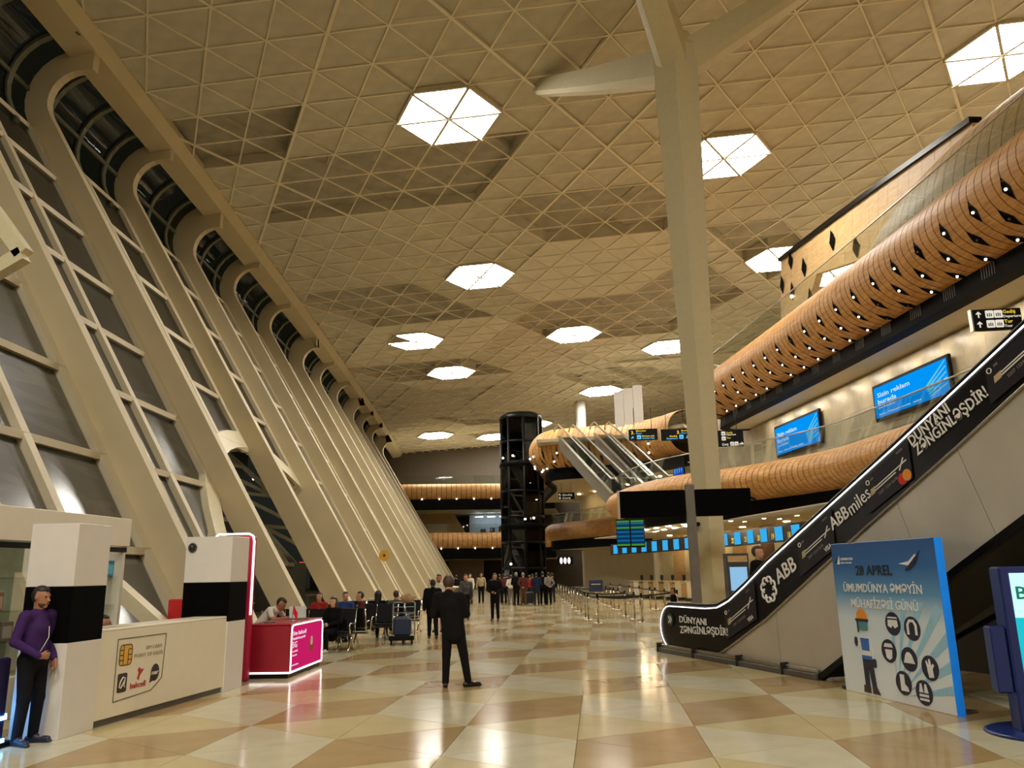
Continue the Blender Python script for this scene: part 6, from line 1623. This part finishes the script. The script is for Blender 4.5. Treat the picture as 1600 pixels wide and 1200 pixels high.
for (u, v, lab, tc_, lc, key, hgt, rot, hc) in QL:
    q = at(u, v); base = {'stand': STAND, 'backh': BACKH, 'phone': FRONT}[key]
    person(key, spec(base, bulky=.024 if key == 'phone' else 0), (q[0], q[1], 0), math.radians(rot), hgt, 'person in ' + lab, tc_, lc, 0, hc)
obj_band = None
q = at(839, 946); 

# riders on the escalator, child at the barriers
def on_esc(u, side, dz=0.0):
    # place on the moving steps: find the run position seen at pixel column u
    best = None
    for s in np.linspace(0, 12, 400):
        b_ = E0 + ED * s + EN * side; z = max(0.03, np.interp(s, [p[0] for p in HR], [p[1] for p in HR]) - 0.75); z = math.ceil(z / 0.2) * 0.2 if z > .3 else .03
        pu = pix((b_[0], b_[1], z + 1.4))
        if pu is None: continue
        e_ = abs(pu[0] - u)
        if best is None or e_ < best[0]: best = (e_, (b_[0], b_[1], z))
    return best[1]
person('stand_s', spec(STAND, top='short', hair='buzz'), on_esc(1186, .8), ANG - math.pi / 2 + .5, 1.84, 'person with cropped fair hair and black T-shirt riding the escalator', black_c, jean_c, 0, 'brown')
person('phone_s', spec(FRONT, top='short'), on_esc(1236, .95), ANG - math.pi / 2 + .9, 1.30, 'small dark haired person higher up on the escalator', grey_c, black_c, 1, 'dark')
q = aty(1050, 24.6); person('phone_s', None, (q[0], q[1], 0), math.radians(100), 1.30, 'child in dark T-shirt at the belt barriers behind the escalator foot', black_c, jean_c, 0, 'dark')
# seated people and staff
person('sitf', spec(SIT, hair='long', fem=True, bulky=.024), (-6.62, 20.1, 0.0), math.radians(180 - 18), 1.70, 'woman in black coat and white shoes seated at the end of the nearest bench', black_c, black_c, 2, 'brown', shoe_w)
for (u, y, rot, tc_, lab, key, hc) in ((500, 23.2, 180, red_c, 'dark haired person in reddish top seated in the second bench pair', 'sit', 'dark'), (541, 23.3, 200, blue_c, 'person in blue shirt seated, seen over the bench backs', 'sit', 'dark'), (563, 23.3, 120, maroon_c, 'person looking sideways beside the blue shirted one on the benches', 'sit', 'dark'), (592, 24.1, 0, black_c, 'person in black hood on the rear bench near the trolley', 'sith', 'dark'), (620, 24.1, 0, pattern_c, 'person in patterned top seated behind the luggage trolley', 'sit', 'brown')):
    q = aty(u, y); person(key, spec(SIT, hair='long' if key == 'sith' else 'short'), (q[0], q[1] - (0 if rot > 90 else -.0), 0.0), math.radians(rot), 1.78, lab, tc_, jean_c, 0, hc)
person('lean', spec(LEAN, top='short'), (-7.0, 16.75, 0.0), math.radians(-95), 1.76, 'person in white T-shirt leaning on the red counter, head bent', white_c, black_c, 1, 'dark')
person('sits', spec(SIT, top='short'), (-6.85, 15.6, 0.12), math.radians(-80), 1.76, 'person in white T-shirt seated left of the red counter, half behind the post', white_c, black_c, 1, 'dark')
t = thing('stool', 'dark stool under the seated person left of the red counter', 'stool', (-6.85, 15.6, 0)); obj('seat', MB().lathe([(.18, .47), (.19, .50), (.17, .54)], (0, 0, 0), 14), black_m, t); obj('stem', MB().lathe([(.2, 0), (.2, .02), (.03, .05), (.03, .47)], (0, 0, 0), 12), chrome, t)
person('sit', None, (-7.35, 11.7, 0.0), math.radians(-60), 1.70, 'dark haired person seated behind the kiosk counter, only the head showing', purple_c, black_c, 1, 'dark')
t = thing('stool', 'low stool behind the kiosk counter', 'stool', (-7.35, 11.7, 0)); obj('seat', MB().lathe([(.18, .36), (.19, .38), (.17, .41)], (0, 0, 0), 14), black_m, t); obj('stem', MB().lathe([(.2, 0), (.2, .02), (.03, .05), (.03, .36)], (0, 0, 0), 12), chrome, t)

# prints and letterings belong to the panel they sit on
RULES = {'escalator': ('ad_panel', ('lettering', 'card_print', 'chip_print', 'stripe_print', 'plane_print', 'key_print', 'card_lettering', 'disc_print', 'badge_print', 'chevron_print', 'emblem_stroke')),
         'poster_stand': ('board', ('lettering', 'logo_print', 'plane_print', 'worker_print', 'icon_disc', 'icon_print', 'ray_print')),
         'kiosk_counter': ('front_panel', ('lettering', 'logo_print', 'logo_stroke', 'chip_print', 'chip_lines', 'outline_print')),
         'wall_screen': ('display', ('lettering', 'streak', 'figure_print')), 'hanging_sign': ('board', ('lettering', 'icon_print', 'icon_glyph', 'arrow_print')),
         'red_counter': ('end_screen', ('lettering', 'figure_print')), 'info_totem': ('screen', ('lettering',)), 'toilet_sign': ('board', ('figure_print',)), 'queue_sign': ('card', ('line_print',)),
         'wall_badge': ('disc', ('star',)), 'travel_bag': ('body', ('handle',)), 'flight_board': ('housing', ('row_display',)), 'display_box': ('carton', ('front_label',)), 'laptop': ('base', ('lid',))}
for o in list(COL.objects):
    if o.parent is None and 'category' in o:
        r = RULES.get(o.name.split('.')[0])
        if not r: continue
        host = [c for c in o.children if c.name.split('.')[0] == r[0]]
        if not host: continue
        for c in list(o.children):
            if c.name.split('.')[0] in r[1]: c.parent = host[0]
